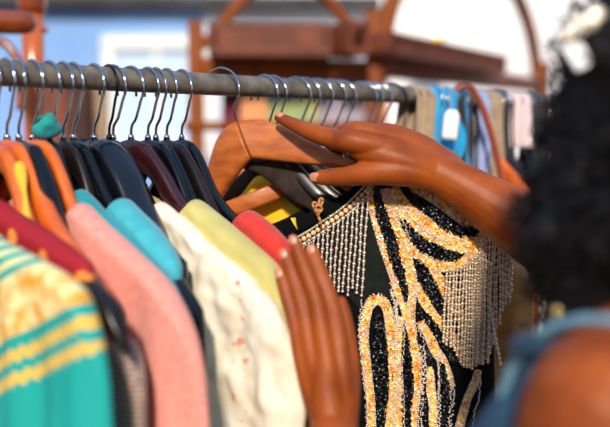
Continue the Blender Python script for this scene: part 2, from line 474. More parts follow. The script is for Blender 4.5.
garment(HD, 'pink_jacket', 'salmon pink jacket on an orange hanger beside the red spotted dress', 'jacket', 'pink', th=.018, flare=.13, seed=6, s0=(80, 204), S=HD['L']+.012, rnd=.07, fold=.003)
HE = hanger(48, (190, 308), None, 'brownwood', 'dark brown hanger holding the deep teal top', h=.034, w=.014, Zfix=.825, line=[(60, 145), (68, 170), (74, 186), (86, 197), (100, 212), (125, 235), (150, 261), (175, 290)], sink=.009)
garment(HE, 'teal_top', 'deep teal top between the pink jacket and the pale aqua top', 'top', 'teal', th=.013, flare=0, seed=7, s0=(80, 192), S=HE['L']*.96, fold=.002)
hanger(62, (150, 280), None, 'brownwood', 'dark brown hanger just left of the pale aqua top', h=.034, w=.014, Zfix=.885, line=[(78, 148), (88, 175), (96, 206), (110, 230), (130, 254)])
HF = hanger(72, (204, 336), None, 'blackwood', 'black hanger whose long tip pokes out of the pale aqua top', h=.036, w=.018, Zfix=.845, line=[(88, 143), (100, 165), (112, 190), (125, 204), (145, 224), (162, 244), (180, 268), (196, 294), (202, 315)], sink=.009)
garment(HF, 'aqua_top', 'pale aqua sleeveless top with black hanger tip sticking out', 'top', 'aqua', th=.016, flare=-.5, seed=8, s0=(121, 203), S=(184, 272), fold=.002, rnd=.012, hem=.5)
HG1 = hanger(93, (222, 335), None, 'blackwood', 'glossy black hanger with blue glints above the black satin blouse', h=.034, w=.02, Zfix=.865, line=[(114, 145), (128, 170), (140, 203), (155, 236), (175, 266)], sink=.009, cut=.6)
garment(HG1, 'satin_blouse', 'black satin blouse hanging left of the cream ruffled blouse', 'blouse', 'blacksatin', th=.02, flare=0, seed=9, s0=.022, neckdrop=.03, fold=.006, S=(172, 262))
HH = hanger(112, (286, 322), None, 'brownwood', 'dark hanger holding the cream ruffled blouse', wire='chrome', Zfix=.882, line=[(130, 148), (145, 178), (157, 202), (168, 209), (185, 222), (213, 249), (241, 273), (269, 300)], sink=.009)
garment(HH, 'ruffled_blouse', 'cream white ruffled blouse, widest garment left of the lower hand', 'blouse', 'ruffle', th=.02, flare=.07, seed=10, s0=(161, 204), S=HH['L']+.014, ruf=.0032, fold=.005, rnd=.05, tipdrop=.012, neckdrop=.03, cols=140, rows=110)
hanger(108, (185, 262), None, 'blackwood', 'black wire hooked hanger behind the shiny black one', wire='blackwire', Zfix=.90, line=[(125, 154), (138, 185), (150, 212), (165, 236)])
HI = hanger(130, (288, 288), None, 'burgwood', 'burgundy brown hanger holding the pale green dress', h=.036, w=.02, Zfix=.91, line=[(150, 142), (168, 164), (180, 186), (192, 199), (213, 216), (241, 239), (269, 263)], sink=.009)
garment(HI, 'pale_green_dress', 'pale yellow green dress between cream blouse and coral red top', 'dress', 'pale_green', th=.018, flare=.06, seed=11, s0=(194, 200), S=HI['L']+.014, ruf=.002, rnd=.05)
hanger(147, (270, 280), None, 'blackwood', 'black hanger with blue glint right of the burgundy hanger', Zfix=.925, line=[(165, 142), (178, 165), (192, 203), (213, 226), (241, 250)])
hanger(155, (262, 268), None, 'blackwood', 'black hanger, second to the right of the burgundy one', Zfix=.94, line=[(172, 144), (185, 170), (199, 202), (220, 230)])
hanger(166, (256, 266), None, 'brownwood', 'dark hanger just behind the last black hanger left of the wooden one', Zfix=.965, line=[(183, 142), (196, 164), (208, 190), (220, 214), (235, 238)])
HK = hanger(181, (294, 260), None, 'blackwood', 'smooth black hanger carrying the coral red top', h=.034, w=.018, Zfix=.945, line=[(194, 140), (205, 159), (213, 178), (227, 198), (239, 208), (250, 213), (263, 223), (283, 243)], sink=.009)
garment(HK, 'coral_top', 'coral red top just left of the lower hand fingertips', 'top', 'coral', th=.015, flare=0, seed=12, s0=(247, 212), S=HK['L']+.012, fold=.002)

# teal cloth bobble round a hook
n_ = rail_at(45); mb = MB()
q = P(45, 126, n_.y*cp-.005)
ball(mb, q, .0165, 0, 22, 16, (1.0, .8, .85))
mb.v = [tuple(Vector(v)+(Vector(v)-q)*.5*noise.noise(Vector(v)*75)) for v in mb.v]
tag(mb.build('cloth_scrunchie', M['tealblob']), 'teal scrunched cloth bobble at the neck of an orange hanger', 'scrunchie')
hanger(-8, (55, 262), None, 'orangewood', 'orange hanger at the very left edge behind the red spotted dress', h=.03, w=.016, Zfix=.82, line=[(8, 146), (18, 172), (26, 204), (34, 232)])
mb = MB(); sc = [P(19, 165, .895), P(22, 180, .885), P(25, 200, .875), P(28, 228, .865)]
sweep(mb, [Vector(p) for p in resample([tuple(v) for v in sc], 5)], lambda i: ell(.0045+.002*math.sin(i*.5), .006, 12, 2.5))
tag(mb.build('mustard_scarf', M['mustard']), 'narrow mustard yellow scarf draped between hangers at the left edge', 'scarf')

# ------------------------------------------------------------------ the broad light wooden hanger lifted by the hand
wh = empty('wooden_hanger', P(237, 150, 1.165), 'broad light brown wooden coat hanger being lifted by the upper hand', 'hanger', HG)
# right arm and left arm: section given by top and bottom edges
def plate(mb, tops, bots, thick, n=10):
    """solid arm between an upper and a lower edge (tuples of pixel x, y, depth) with rounded edges"""
    A = resample(tops, n); B = resample(bots, n)
    rings = []
    for i in range(len(A)):
        a = P(*A[i]); b = P(*B[i]); up = (a-b); hh = up.length/2; up.normalize(); c = (a+b)/2
        j0 = max(i-1, 0); j1 = min(i+1, len(A)-1)
        t = (P(*A[j1])+P(*B[j1])-P(*A[j0])-P(*B[j0])).normalized()
        s = t.cross(up).normalized()
        th = thick(i/(len(A)-1)) if callable(thick) else thick
        rings.append([c+s*x+up*y for x, y in ell(th/2, hh, 16, 3.2)])
    k = 16; fs = []
    for i in range(len(rings)-1):
        for q in range(k): fs.append((i*k+q, i*k+(q+1) % k, (i+1)*k+(q+1) % k, (i+1)*k+q))
    fs.append(tuple(range(k))[::-1]); fs.append(tuple((len(rings)-1)*k+q for q in range(k)))
    mb.add([v for r in rings for v in r], fs)
mb = MB()
plate(mb, [(237.3, 121, 1.150), (262, 119.5, 1.142), (285, 128, 1.13), (310, 141.5, 1.115), (335, 153, 1.10), (356, 162, 1.085)],
          [(251.5, 158.5, 1.138), (266, 160, 1.132), (285, 162, 1.122), (308, 164.5, 1.11), (333, 166.5, 1.096), (356, 170, 1.083)], lambda t: .017-.004*t)
mb.build('shoulder_bar', M['lightwood'], wh)
mb = MB()
plate(mb, [(237.3, 121, 1.150), (228, 126, 1.158), (219, 138, 1.168), (213, 155, 1.18), (207, 178, 1.19), (196, 205, 1.205)],
          [(251.5, 158.5, 1.138), (244, 167, 1.146), (236, 177, 1.156), (227, 189, 1.168), (219, 203, 1.18), (206, 226, 1.195)], .017)
mb.build('shoulder_bar', M['lightwood'], wh)
mb = MB(); ln = [P(237.6, 120.8, 1.1405), P(240, 128, 1.1375), P(246, 144, 1.1325), P(252, 159, 1.1285)]
tube(mb, ln, .0006, 6); tag(mb.build('glue_joint', M['woodline'], wh), 'dark joint line')
mb = MB(); hp = [(208, 76, 1.175), (210.5, 72, 1.165), (215, 69.3, 1.155), (222, 67.8, 1.145), (230, 70.5, 1.135), (236, 77, 1.125), (239, 87, 1.12), (238, 97, 1.122), (235, 103, 1.13), (233.6, 108, 1.136), (235, 114, 1.142), (237.5, 122, 1.147)]
tube(mb, [Vector(v) for v in resample([tuple(P(*q)) for q in hp], 5)], .00125, 8); mb.build('hook', M['chrome'], wh)
mb = MB(); beam(mb, P(196, 222, 1.195), P(292, 185, 1.165), .014, .023); tag(mb.build('trouser_bar', M['lightwood'], wh), 'light brown wooden trouser bar')

# hangers to the right of it, pushed round by the hand
dk = [(264, (352, 222), 1.12, 'greywood', 'worn dark hanger directly under the broad wooden hanger', .034),
      (272, (372, 226), 1.135, 'brownwood', 'dark grooved hanger seen between thumb and wooden hanger', .03)]
HM = None
for px, tp, Z, wd, lb, hh in dk:
    H = hanger(px, tp, None, wd, lb, Zfix=Z, h=hh, w=.014, far=1.0)
    if px == 264: HM = H
# flat dark plates of those hangers seen right below the wooden bar
o = empty('coat_hanger', P(285, 200, 1.15), 'flat dark worn hanger arm directly below the joint of the wooden hanger', 'hanger', HG)
mb = MB(); plate(mb, [(236, 158, 1.165), (256, 160, 1.158), (278, 160, 1.150), (298, 166, 1.142), (320, 190, 1.136), (345, 215, 1.13)],
                      [(240, 168, 1.165), (257, 173, 1.158), (272, 184, 1.150), (290, 199, 1.142), (312, 212, 1.136), (335, 232, 1.13)], .012)
mb.build('shoulder_bar', M['greywood'], o)
mb = MB(); tube(mb, [P(250, 160, 1.165), P(256, 142, 1.175), P(262, 122, 1.185)], .0016, 8); mb.build('hook', M['chrome'], o)
for k, (x, dz, nm) in enumerate(((297, .0, 'left of the thumb'), (308, .006, 'nearest the thumb'))):
    o = empty('coat_hanger', P(x+15, 190, 1.13), 'dark contoured hanger edge curving down %s' % nm, 'hanger', HG)
    mb = MB(); plate(mb, [(x-8, 155, 1.15+dz), (x+2, 164, 1.146+dz), (x+13, 176, 1.14+dz), (x+27, 190, 1.134+dz), (x+50, 206, 1.13+dz)],
                          [(x-14, 165, 1.148+dz), (x-5, 178, 1.144+dz), (x+6, 190, 1.138+dz), (x+20, 204, 1.132+dz), (x+44, 222, 1.128+dz)], .015)
    mb.build('shoulder_bar', M['brownwood'], o)
    mb = MB(); tube(mb, [Vector(v) for v in resample([tuple(P(*q)) for q in [(x-8, 155, 1.141+dz), (x+2, 164, 1.137+dz), (x+13, 176, 1.131+dz), (x+27, 190, 1.125+dz), (x+50, 206, 1.121+dz)]], 6)], .0012, 6)
    mb.build('grip_strip', M['rail'], o)
rest = [(295, 'first hanger right of the pair behind the pointing fingertip', 'chrome'), (304, 'second hanger right of the pair behind the pointing fingertip', 'chrome'), (317, 'hanger whose hook rises over the index finger joint', 'chrome'),
        (330, 'white wire hooked hanger left of the highest knuckle', 'chrome'), (340, 'hanger whose hook ends right at the highest knuckle', 'chrome'), (361, 'left one of three close hooks over the back of the hand', 'chrome'),
        (367, 'middle one of three close hooks over the back of the hand', 'chrome'), (376, 'right one of three close hooks over the back of the hand', 'chrome'), (391, 'black hooked hanger next to the beige cloth', 'blackwire')]
for i, (px, lb, wr) in enumerate(rest):
    N = rail_at(px); zc = N.y*cp
    T = Vector((N.x+.155, N.y-.075+.004*i, RZ-.17)); d = T-Vector((N.x, N.y, T.z))
    # express as fixed tip
    cam = Vector((T.x, T.y, T.z-CH)); Zt = cam.y*cp-cam.z*sp_; yy = cam.y*sp_+cam.z*cp
    hanger(px, (305+F*T.x/Zt, 213.5-F*yy/Zt), None, ('brownwood', 'blackwood')[i % 2], lb, wire=wr, Zfix=Zt, far=.6)

# yellow garment behind the dress neckline
N = rail_at(246)
Hy = dict(N=N+RN*0, a=Vector((.93, -.36, 0)).normalized(), b=Vector((-.36, -.93, 0)).normalized(), L=.2, D=.10, zn=P(262, 178, 1.19).z)
Hy['N'] = Vector((P(262, 178, 1.21).x, P(262, 178, 1.21).y, 0))
garment(Hy, 'yellow_shirt', 'bright yellow shirt showing between the wooden hanger and the beaded dress', 'shirt', 'yellow', th=.01, s0=.001, seed=13, flare=0, hem=.5, neckdrop=0)

# ------------------------------------------------------------------ beaded dress
def lerp_tab(tab, x):
    if x <= tab[0][0]: return tab[0][1]
    for a, b in zip(tab, tab[1:]):
        if x <= b[0]: return a[1]+(b[1]-a[1])*(x-a[0])/(b[0]-a[0])
    return tab[-1][1]
TOP = [(262, 240), (272, 236), (285, 229), (300, 222), (318, 212), (335, 203), (350, 194), (366, 183), (376, 176), (400, 172), (440, 176), (462, 194), (480, 215), (495, 236), (506, 256), (511, 275)]
XL = [(180, 264), (240, 268), (300, 296), (427, 318), (640, 320)]
XR = [(180, 511), (260, 508), (290, 499), (340, 494), (427, 496), (640, 505)]
def dz(px, py):
    xl = lerp_tab(XL, py); xr = lerp_tab(XR, py); u = (px-(xl+xr)/2)/((xr-xl)/2); u = max(-1, min(1, u))
    z = 1.118-(px-400)*.00018-.032*math.sqrt(max(0, 1-u**4))
    z += .0022*math.sin(px*.085+py*.02)+.0014*math.sin(px*.05-py*.045)
    return z
def DS(px, py, off=0): return P(px, py, dz(px, py)-off)
def DN(px, py):
    a = DS(px+1, py)-DS(px-1, py); b = DS(px, py+1)-DS(px, py-1)
    n = a.cross(b).normalized()
    return n if n.y < 0 else -n
dress = empty('beaded_dress', P(400, 640, 1.12), 'black dress with yellow orange sequin swirls and silver bead fringe under the hands', 'dress')
mb = MB(); V = []; cols, rows = 90, 80; gi = {}
for side in (0, 1):
    for i in range(cols+1):
        u = -1+2*i/cols; u = math.sin(u*PI/2)
        xt = (262+511)/2+u*(511-262)/2; yt = lerp_tab(TOP, xt)
        for j in range(rows+1):
            t = j/rows; py = yt+(640-yt)*t
            xl = lerp_tab(XL, py); xr = lerp_tab(XR, py)
            px = (xl+xr)/2+u*(xr-xl)/2; f = min(1, t*8); px = xt*(1-f)+px*f
            zf = dz(px, py); e = math.sqrt(max(0, 1-u**4))*math.sqrt(min(1, t*14))
            z = zf if side == 0 else zf+.055*e
            gi[side, i, j] = len(V); V.append(P(px, py, z))
fs = []
for side in (0, 1):
    for i in range(cols):
        for j in range(rows):
            q = (gi[side, i, j], gi[side, i+1, j], gi[side, i+1, j+1], gi[side, i, j+1]); fs.append(q if side else q[::-1])
mb.add(V, fs); o = mb.build('bodice', M['velvet'], dress)
bm = bmesh.new(); bm.from_mesh(o.data); bmesh.ops.remove_doubles(bm, verts=bm.verts, dist=.0003); bmesh.ops.recalc_face_normals(bm, faces=bm.faces); bm.to_mesh(o.data); bm.free()
# sheer panel between fringe and first swirl
def patch(mb, left, right, off=.0012, n=24, mi=0):
    A = resample(left, n); B = resample(right, n); k = 8; vs = []; fs = []
    for a, b in zip(A, B):
        for q in range(k+1):
            x = a[0]+(b[0]-a[0])*q/k; y = a[1]+(b[1]-a[1])*q/k; vs.append(DS(x, y, off))
    for i in range(len(A)-1):
        for q in range(k): fs.append((i*(k+1)+q, i*(k+1)+q+1, (i+1)*(k+1)+q+1, (i+1)*(k+1)+q))
    mb.add(vs, fs, mi)
mb = MB(); patch(mb, [(290, 246), (300, 260), (330, 280), (352, 300), (362, 312)], [(368, 200), (374, 230), (382, 260), (391, 282), (396, 300)])
tag(mb.build('sheer_panel', M['sheer'], dress), 'dark sheer panel')
# neckline binding
mb = MB(); nb = [(270, 238.5), (285, 232), (300, 225), (318, 215), (335, 206), (350, 197), (362, 188), (372, 180)]
R = resample(nb, 6); pts = [DS(x, y, .002) for x, y in R]
sweep(mb, pts, lambda i: ell(.0022, .0085, 12, 2.5)); mb.build('neck_binding', M['velvet'], dress)
# back neckline strap piece and yellow tab
mb = MB(); R = resample([(262, 233, 1.16), (285, 224, 1.155), (305, 214, 1.15), (330, 203, 1.15)], 5)
sweep(mb, [P(*r) for r in R], lambda i: ell(.0015, .007, 12, 2.5)); mb.build('neck_binding', M['velvet'], dress)
mb = MB(); sweep(mb, [DS(293, 218, .006), DS(295, 224, .008), DS(297, 229, .006)], lambda i: ell((.004, .0026, .004)[i], .0012, 10, 3)); tag(mb.build('hanging_loop', M['yellow'], dress), 'yellow hanging loop')

YB = {
 'Y1': [(371,188,7),(373,205,8),(377,222,8),(382,240,8),(388,258,8),(394,275,8),(399,292,8),(404,305,8),(408,318,8)],
 'Y2': [(383,190,10),(388,208,10),(394,225,11),(400,240,11),(406,258,10),(411,275,9),(412,292,8),(411,305,8),(410,318,9),(412,335,9),(415,350,10),(416,370,10),(415,390,10),(413,410,10),(411,432,10)],
 'Y3a': [(394,188,9),(405,206,10),(418,216,10),(430,226,10),(445,235,9),(460,240,9),(475,242,9),(485,238,6)],
 'Y3b': [(391,196,5),(400,212,9),(410,222,9),(422,232,9),(435,240,9),(450,245,9),(465,248,10),(476,248,9)],
 'Y3c': [(410,186,8),(425,192,10),(440,201,11),(452,211,10),(464,220,9),(475,227,8),(486,236,7)],
 'Y4': [(404,234,5),(411,248,7),(424,259,9),(437,265,10),(452,267,9),(465,262,10),(474,253,11),(476,246,8)],
 'Y5': [(431,268,7),(438,279,10),(446,292,10),(453,303,9),(460,316,8),(465,331,6)],
 'Y6': [(418,284,7),(424,300,9),(433,312,10),(443,325,10),(452,338,9),(458,350,8),(466,366,5)],
 'Y7': [(421,322,7),(428,334,8),(435,350,9),(442,360,8),(448,375,7),(451,388,7)],
 'Y8': [(372,432,7),(371,405,7),(369,385,7),(366,360,8),(364,340,8),(365,320,9),(369,306,9),(376,299,10),(384,303,9),(389,315,9),(391,335,10),(393,355,11),(393,375,10),(391,395,10),(390,412,10),(391,432,11)],
 'Y9': [(400,318,6),(399,332,7),(399,350,7),(399,368,8),(400,385,8),(398,405,9),(399,432,9)],
 'Y10': [(430,368,5),(431,390,8),(433,405,7),(433,420,7),(434,432,7)],
 'Y11': [(478,371,5),(474,385,7),(468,397,6),(464,410,7),(458,432,7)],
}
KB = {
 'K1': [(376,188,5),(378,200,7),(381,212,10),(386,228,11),(391,243,11),(395,258,10),(400,275,8),(405,292,5),(406,302,3)],
 'K2': [(403,186,5),(410,196,7),(420,204,9),(432,212,10),(445,223,11),(458,231,10),(470,232,9),(477,232,6)],
 'K3': [(404,221,4),(408,230,8),(418,240,11),(430,249,13),(443,254,12),(453,256,9),(461,255,6)],
 'K4': [(417,262,6),(423,272,10),(429,285,13),(437,300,12),(445,313,9),(451,324,5)],
 'K5': [(419,310,4),(427,318,6),(436,330,7),(446,346,7),(455,362,7)],
 'K6': [(377,312,4),(379,325,8),(380,345,13),(381,370,14),(382,395,12),(382,410,8),(381,430,5)],
 'K7': [(406,332,3),(406,345,7),(407,365,10),(408,385,10),(407,405,9),(406,430,8)],
 'K8': [(419,338,4),(423,348,6),(428,358,5),(431,365,4)],
 'K9': [(424,398,4),(423,412,6),(422,430,7)],
 'K10': [(441,363,4),(443,375,7),(446,390,7),(444,405,7),(443,425,6)],
}
def inside(tab, x, y, grow=0.0):
    best = 1e9
    for a, b in zip(tab, tab[1:]):
        dx, dy = b[0]-a[0], b[1]-a[1]; t = max(0, min(1, ((x-a[0])*dx+(y-a[1])*dy)/(dx*dx+dy*dy)))
        d = math.hypot(x-a[0]-t*dx, y-a[1]-t*dy)-(a[2]+(b[2]-a[2])*t)/2
        best = min(best, d)
    return best < grow
KS = {k: [tuple(v) for v in resample(t, 3)] for k, t in KB.items()}
YS = {k: [tuple(v) for v in resample(t, 3)] for k, t in YB.items()}
PX = 1.09/F     # metres per pixel on the dress
def disc(mb, c, n, r, mi, tilt=.35, cup=.25, k=7):
    n = (n+Vector((random.gauss(0, tilt), random.gauss(0, tilt), random.gauss(0, tilt)))*.7).normalized()
    s = n.cross(Vector((0, 0, 1)));
    if s.length < .1: s = Vector((1, 0, 0))
    s.normalize(); w = n.cross(s); a0 = random.random()*6
    vs = [c]+[c+(s*math.cos(a0+2*PI*q/k)+w*math.sin(a0+2*PI*q/k))*r+n*r*cup for q in range(k)]
    mb.add(vs, [(0, 1+q, 1+(q+1) % k) for q in range(k)], mi)
def blobpatch(x, y):
    return noise.noise(Vector((x*.13, y*.13, 1.7)))+random.gauss(0, .22)
ymats = [M[k] for k in ('y1', 'y2', 'y3', 'y4', 'y5', 'y6')]
def ycol(x, y):
    v = blobpatch(x, y)
    if v > .38: return random.choice((1, 1, 4))
    if v > .2: return random.choice((1, 0, 0))
    if v > -.12: return random.choice((0, 0, 3, 3))
    if v > -.3: return random.choice((3, 2, 0))
    return random.choice((2, 2, 5, 3))
def walk(tab, step):
    """(x, y, width, tangent) at even steps along a pixel polyline"""
    R = resample(tab, 6); out = []; acc = 0
    for a, b in zip(R, R[1:]):
        l = math.hypot(b[0]-a[0], b[1]-a[1])
        while acc <= l and l > 0:
            t = acc/l; q = a+(b-a)*t; out.append((q[0], q[1], q[2] if len(q) > 2 else 0, (b[0]-a[0])/l, (b[1]-a[1])/l)); acc += step
        acc -= l
    return out
beadsets = {}
def seed_bead(mb, x, y, r, off=.0035, mi=0):
    ball(mb, DS(x, y, off), r*random.uniform(.85, 1.15), mi, 6, 4)
for name, tab in YB.items():
    mb = MB(); bd = MB(); tab = [(a, b, c*(.84 if b > 300 else .95)) for a, b, c in tab]
    for x, y, w, tx, ty in walk(tab, 1.9):
        nx, ny = -ty, tx; k = max(1, int(w/2.1))
        for q in range(k+1):
            o_ = (-.5+q/k)*(w-1.6) if k else 0
            X = x+nx*o_+random.uniform(-.6, .6); Y = y+ny*o_+random.uniform(-.6, .6)
            if any(inside(t, X, Y, .2) for t in KS.values()): continue
            if random.random() < .06: seed_bead(mb, X, Y, .0013, .004, 6); continue
            disc(mb, DS(X, Y, .0022+random.random()*.0022), DN(X, Y), random.uniform(.0017, .0027), ycol(X, Y))
    for x, y, w, tx, ty in walk(tab, 2.1):
        for sgn in (-1, 1):
            for lay in ((0, .3) if True else (0,)):
                o_ = sgn*(w/2+.9-lay*3)
                X = x-ty*o_+random.uniform(-.25, .25); Y = y+tx*o_+random.uniform(-.25, .25)
                if lay and random.random() < .72: continue
                if any(inside(t, X, Y, -.6) for t in KS.values()): continue
                if any(inside(t, X, Y, -2.6) for kk, t in YS.items() if kk != name): continue
                if any(inside(t, X, Y, 1.6) for t in KS.values()) and random.random() < .62: continue
                seed_bead(bd, X, Y, .00125)
    mb.build('sequin_band', ymats+[M['bead']], dress, smooth=False)
    bd.build('bead_edging', M['bead'], dress)
for name, tab in KB.items():
    mb = MB()
    for x, y, w, tx, ty in walk(tab, 1.8):
        k = max(1, int(w/2.0))
        for q in range(k+1):
            o_ = (-.5+q/k)*(w-1)
            X = x-ty*o_+random.uniform(-.5, .5); Y = y+tx*o_+random.uniform(-.5, .5)
            disc(mb, DS(X, Y, .003+random.random()*.002), DN(X, Y), random.uniform(.0017, .0026), 0, .4)
    tag(mb.build('black_sequin_stripe', M['bseq'], dress, smooth=False), 'black sequin stripe')
# bead-only trails
for tab, w in (([(391, 290), (395, 305), (398, 322), (396, 345), (398, 380), (394, 432)], 3.5), ([(405, 318), (404, 340), (402, 370), (404, 400), (404, 430)], 1.5), ([(421, 345), (424, 358), (423, 380), (421, 400), (420, 430)], 5),
               ([(436, 356), (440, 375), (439, 400), (440, 430)], 3.5), ([(452, 386), (452, 405), (449, 430)], 5), ([(480, 372), (479, 395), (474, 415), (472, 430)], 2.2), ([(362, 300), (359, 330), (362, 365), (366, 400), (367, 430)], 2.2),
               ([(391, 283), (395, 300), (397, 325)], 4), ([(384, 194), (393, 208), (404, 224), (410, 240)], 1.6), ([(396, 200), (410, 216), (430, 234), (450, 242)], 1.8), ([(404, 300), (410, 312), (416, 326), (424, 342)], 3)):
    mb = MB()
    for x, y, _, tx, ty in walk([(a, b, 0) for a, b in tab], 1.9):
        for q in range(max(1, int(w/1.6))):
            o_ = random.uniform(-w/2, w/2); X = x-ty*o_; Y = y+tx*o_
            seed_bead(mb, X, Y, .00125, .0045)
    mb.build('bead_trail', M['bead'], dress)
# neckline stones and pearls
NL = [(283, 247), (295, 243), (310, 235), (325, 225), (340, 215), (352, 205), (362, 195), (370, 186)]
st = MB(); pl = MB()
for i, (x, y, _, tx, ty) in enumerate(walk([(a, b, 0) for a, b in NL], 5.6)):
    c = DS(x, y, .005); n = DN(x, y)
    rr = .0035; s = n.cross(Vector((0, 0, 1))).normalized(); w_ = n.cross(s)
    vs = [c+n*.0018]+[c+(s*math.cos(2*PI*q/10)+w_*math.sin(2*PI*q/10))*rr*.6+n*.0014 for q in range(10)]+[c+(s*math.cos(2*PI*q/10)+w_*math.sin(2*PI*q/10))*rr-n*.0008 for q in range(10)]
    st.add(vs, [(0, 1+q, 1+(q+1) % 10) for q in range(10)]+[(1+q, 11+q, 11+(q+1) % 10, 1+(q+1) % 10) for q in range(10)])
for x, y, _, tx, ty in walk([(a, b, 0) for a, b in NL], 2.7):
    for sg in (-1, 1): seed_bead(pl, x-ty*sg*4.3, y+tx*sg*4.3, .0018, .005)
    if random.random() < .6: seed_bead(pl, x-ty*6.8, y+tx*6.8, .0017, .005)
st.build('stone_trim', M['stone'], dress, smooth=False); pl.build('pearl_trim', M['pearl'], dress)
# fringe strands, each a part
def strand(x0, y0, x1, y1, mt, step=7.6, off=.008, ph=0):
    mb = MB(); n = 14; z0 = dz(x0, y0)-off
    def pt(t):
        x = x0+(x1-x0)*t; y = y0+(y1-y0)*t
        return P(x+.35*math.sin(t*9+ph), y, min(z0, dz(min(x, 505), y)-off*.7))
    tube(mb, [pt(i/n) for i in range(n+1)], .0010, 6)
    Ln = math.hypot(x1-x0, y1-y0); d = ph % 3
    while d < Ln:
        ball(mb, pt(d/Ln), .0024, 0, 8, 6)
        if d+2.3 < Ln: ball(mb, pt((d+2.9)/Ln), .0017, 0, 6, 4)
        d += step
    ball(mb, pt(1), .0021, 0, 8, 6)
    mb.build('fringe_strand', M[mt], dress)
NLr = resample([(a, b, 0) for a, b in NL], 12)
def nly(x):
    return min(NLr, key=lambda q: abs(q[0]-x))[1]
for i in range(17):
    x = 289+i*4.95; y = nly(x)+4
    L = lerp_tab([(289, 40), (310, 58), (330, 66), (350, 80), (366, 98)], x)*random.uniform(.94, 1.06)
    strand(x, y, x-2-L*.045, y+L, 'bead', 8.6, .009, random.random()*6)
EP = [(447, 268), (455, 268), (463, 266), (471, 262), (478, 254), (482, 246), (487, 239), (493, 241), (500, 247), (507, 254), (512, 262)]
EB = [(440, 334), (455, 345), (468, 366), (480, 364), (490, 352), (497, 334), (503, 312), (508, 300), (512, 292)]
W = walk([(a, b, 0) for a, b in EP], 3.5)
for i, (x, y, _, tx, ty) in enumerate(W):
    xe = x-1.5-.05*60*(x < 470)
    xb = 445+(x-447)*(512-445)/(512-447)
    strand(x, y, xb-2 if x < 500 else x-.5, lerp_tab(EB, xb)+random.uniform(-6, 6), 'beadt', random.choice((5.6, 6.4, 7.4)), .009+.003*random.random(), random.random()*6)
for x in (481, 486, 491): strand(x, 262, x-3, 355+random.uniform(-10, 12), 'beadt', 6.4, .014, x)
strand(489, 300, 500, 365, 'bead', 5, .013)
# twine bow at the neckline
mb = MB(); c0 = DS(318, 212, .012)
for k, lp in enumerate(([(318, 216), (314, 208), (313, 203), (317, 204), (318, 212)], [(318, 214), (321, 206), (323, 200), (320, 199), (318, 208)], [(318, 212), (319, 218), (321, 222), (319, 224)], [(317, 212), (316, 207), (319, 205), (322, 209), (318, 214)])):
    R = resample(lp, 6); tube(mb, [DS(x, y, .012+.002*k+.002*math.sin(i)) for i, (x, y) in enumerate(R)], .0019, 7)
tag(mb.build('twine_bow', M['twine'], dress), 'brown twine bow')

# gold garment behind the dress at its right edge
Hg = dict(N=Vector((P(455, 150, 1.2).x, P(455, 150, 1.2).y, 0)), a=Vector((.98, -.2, 0)).normalized(), b=Vector((-.2, -.98, 0)).normalized(), L=.105, D=.09, zn=P(455, 205, 1.2).z)
garment(Hg, 'gold_jacket', 'gold tan jacket showing past the right edge of the beaded dress', 'jacket', 'goldcloth', th=.012, s0=.001, seed=21, flare=.02, neckdrop=0, fold=.005, hem=.8)

# ------------------------------------------------------------------ things further along the rail
def drape(name, label, cat, pxc, w, ylen, matn, Zo=0, seed=0, top_py=None):
    """cloth folded over the rail"""
    N = rail_at(pxc); mb = MB(); k = 14; n = 40; V = []; fs = []
    rng = random.Random(seed); ph = rng.random()*6
    for i in range(k+1):
        u = (i/k-.5)
        for j in range(n+1):
            t = j/n*2-1; side = 1 if t > 0 else -1
            dd = abs(t)*ylen
            if dd < .03:
                an = dd/.03*PI/2; off = .0165*math.sin(an)*side; z = RZ+.0165*math.cos(an)
            else: off = side*(.0165+.006*math.sin(u*14+ph+dd*6)+.03*dd); z = RZ-(dd-.03)
            V.append(Vector((N.x, N.y, z))+RD*(u*w*(1+.25*dd/ylen)+.004*math.sin(dd*40+ph))+RN*off)
    for i in range(k):
        for j in range(n): a = i*(n+1)+j; fs.append((a, a+n+1, a+n+2, a+1))
    mb.add(V, fs); o = mb.build(name, M[matn]); sm = o.modifiers.new('thickness', 'SOLIDIFY'); sm.thickness = .003; sm.offset = 1
    return tag(o, label, cat)
drape('beige_scarf', 'beige cloth folded over the rail right of the upper hand', 'scarf', 416, .045, .34, 'beige', seed=1)
def far_hanger(px, tpx, tpy, wood, label, wire='chrome', **k):
    return hanger(px, (tpx, tpy), .19, wood, label, wire=wire, **k)
far_hanger(446, 452, 185, 'blackwood', 'hanger inside the bright blue blouse far along the rail', Zfix=1.36)
drape('blue_blouse', 'bright blue blouse folded over the rail right of the beige cloth', 'blouse', 441, .085, .19, 'brightblue', seed=31)
items = [(458, 'charcoal', .04, .30, 'dark_shawl', 'charcoal dark cloth folded over the rail beside the blue blouse', 'shawl'),
         (478, 'lilac', .03, .36, 'lilac_scarf', 'lilac blue narrow scarf over the rail inside the brown strap', 'scarf'),
         (488, 'beige', .04, .36, 'tan_scarf', 'tan narrow scarf over the rail right of the lilac one', 'scarf'),
         (500, 'charcoal', .03, .34, 'black_cardigan', 'black cloth over the far end of the rail near the hair', 'cardigan'),
         (514, 'palepink', .07, .12, 'pale_pink_scarf', 'pale pink short cloth at the far end of the rail', 'scarf'),
         (536, 'charcoal', .06, .34, 'black_shawl', 'black cloth over the rail right beside the black hair', 'shawl')]
for i, (px, mt, w, l, nm, lb, ct) in enumerate(items): drape(nm, lb, ct, px, w, l, mt, seed=i+5)
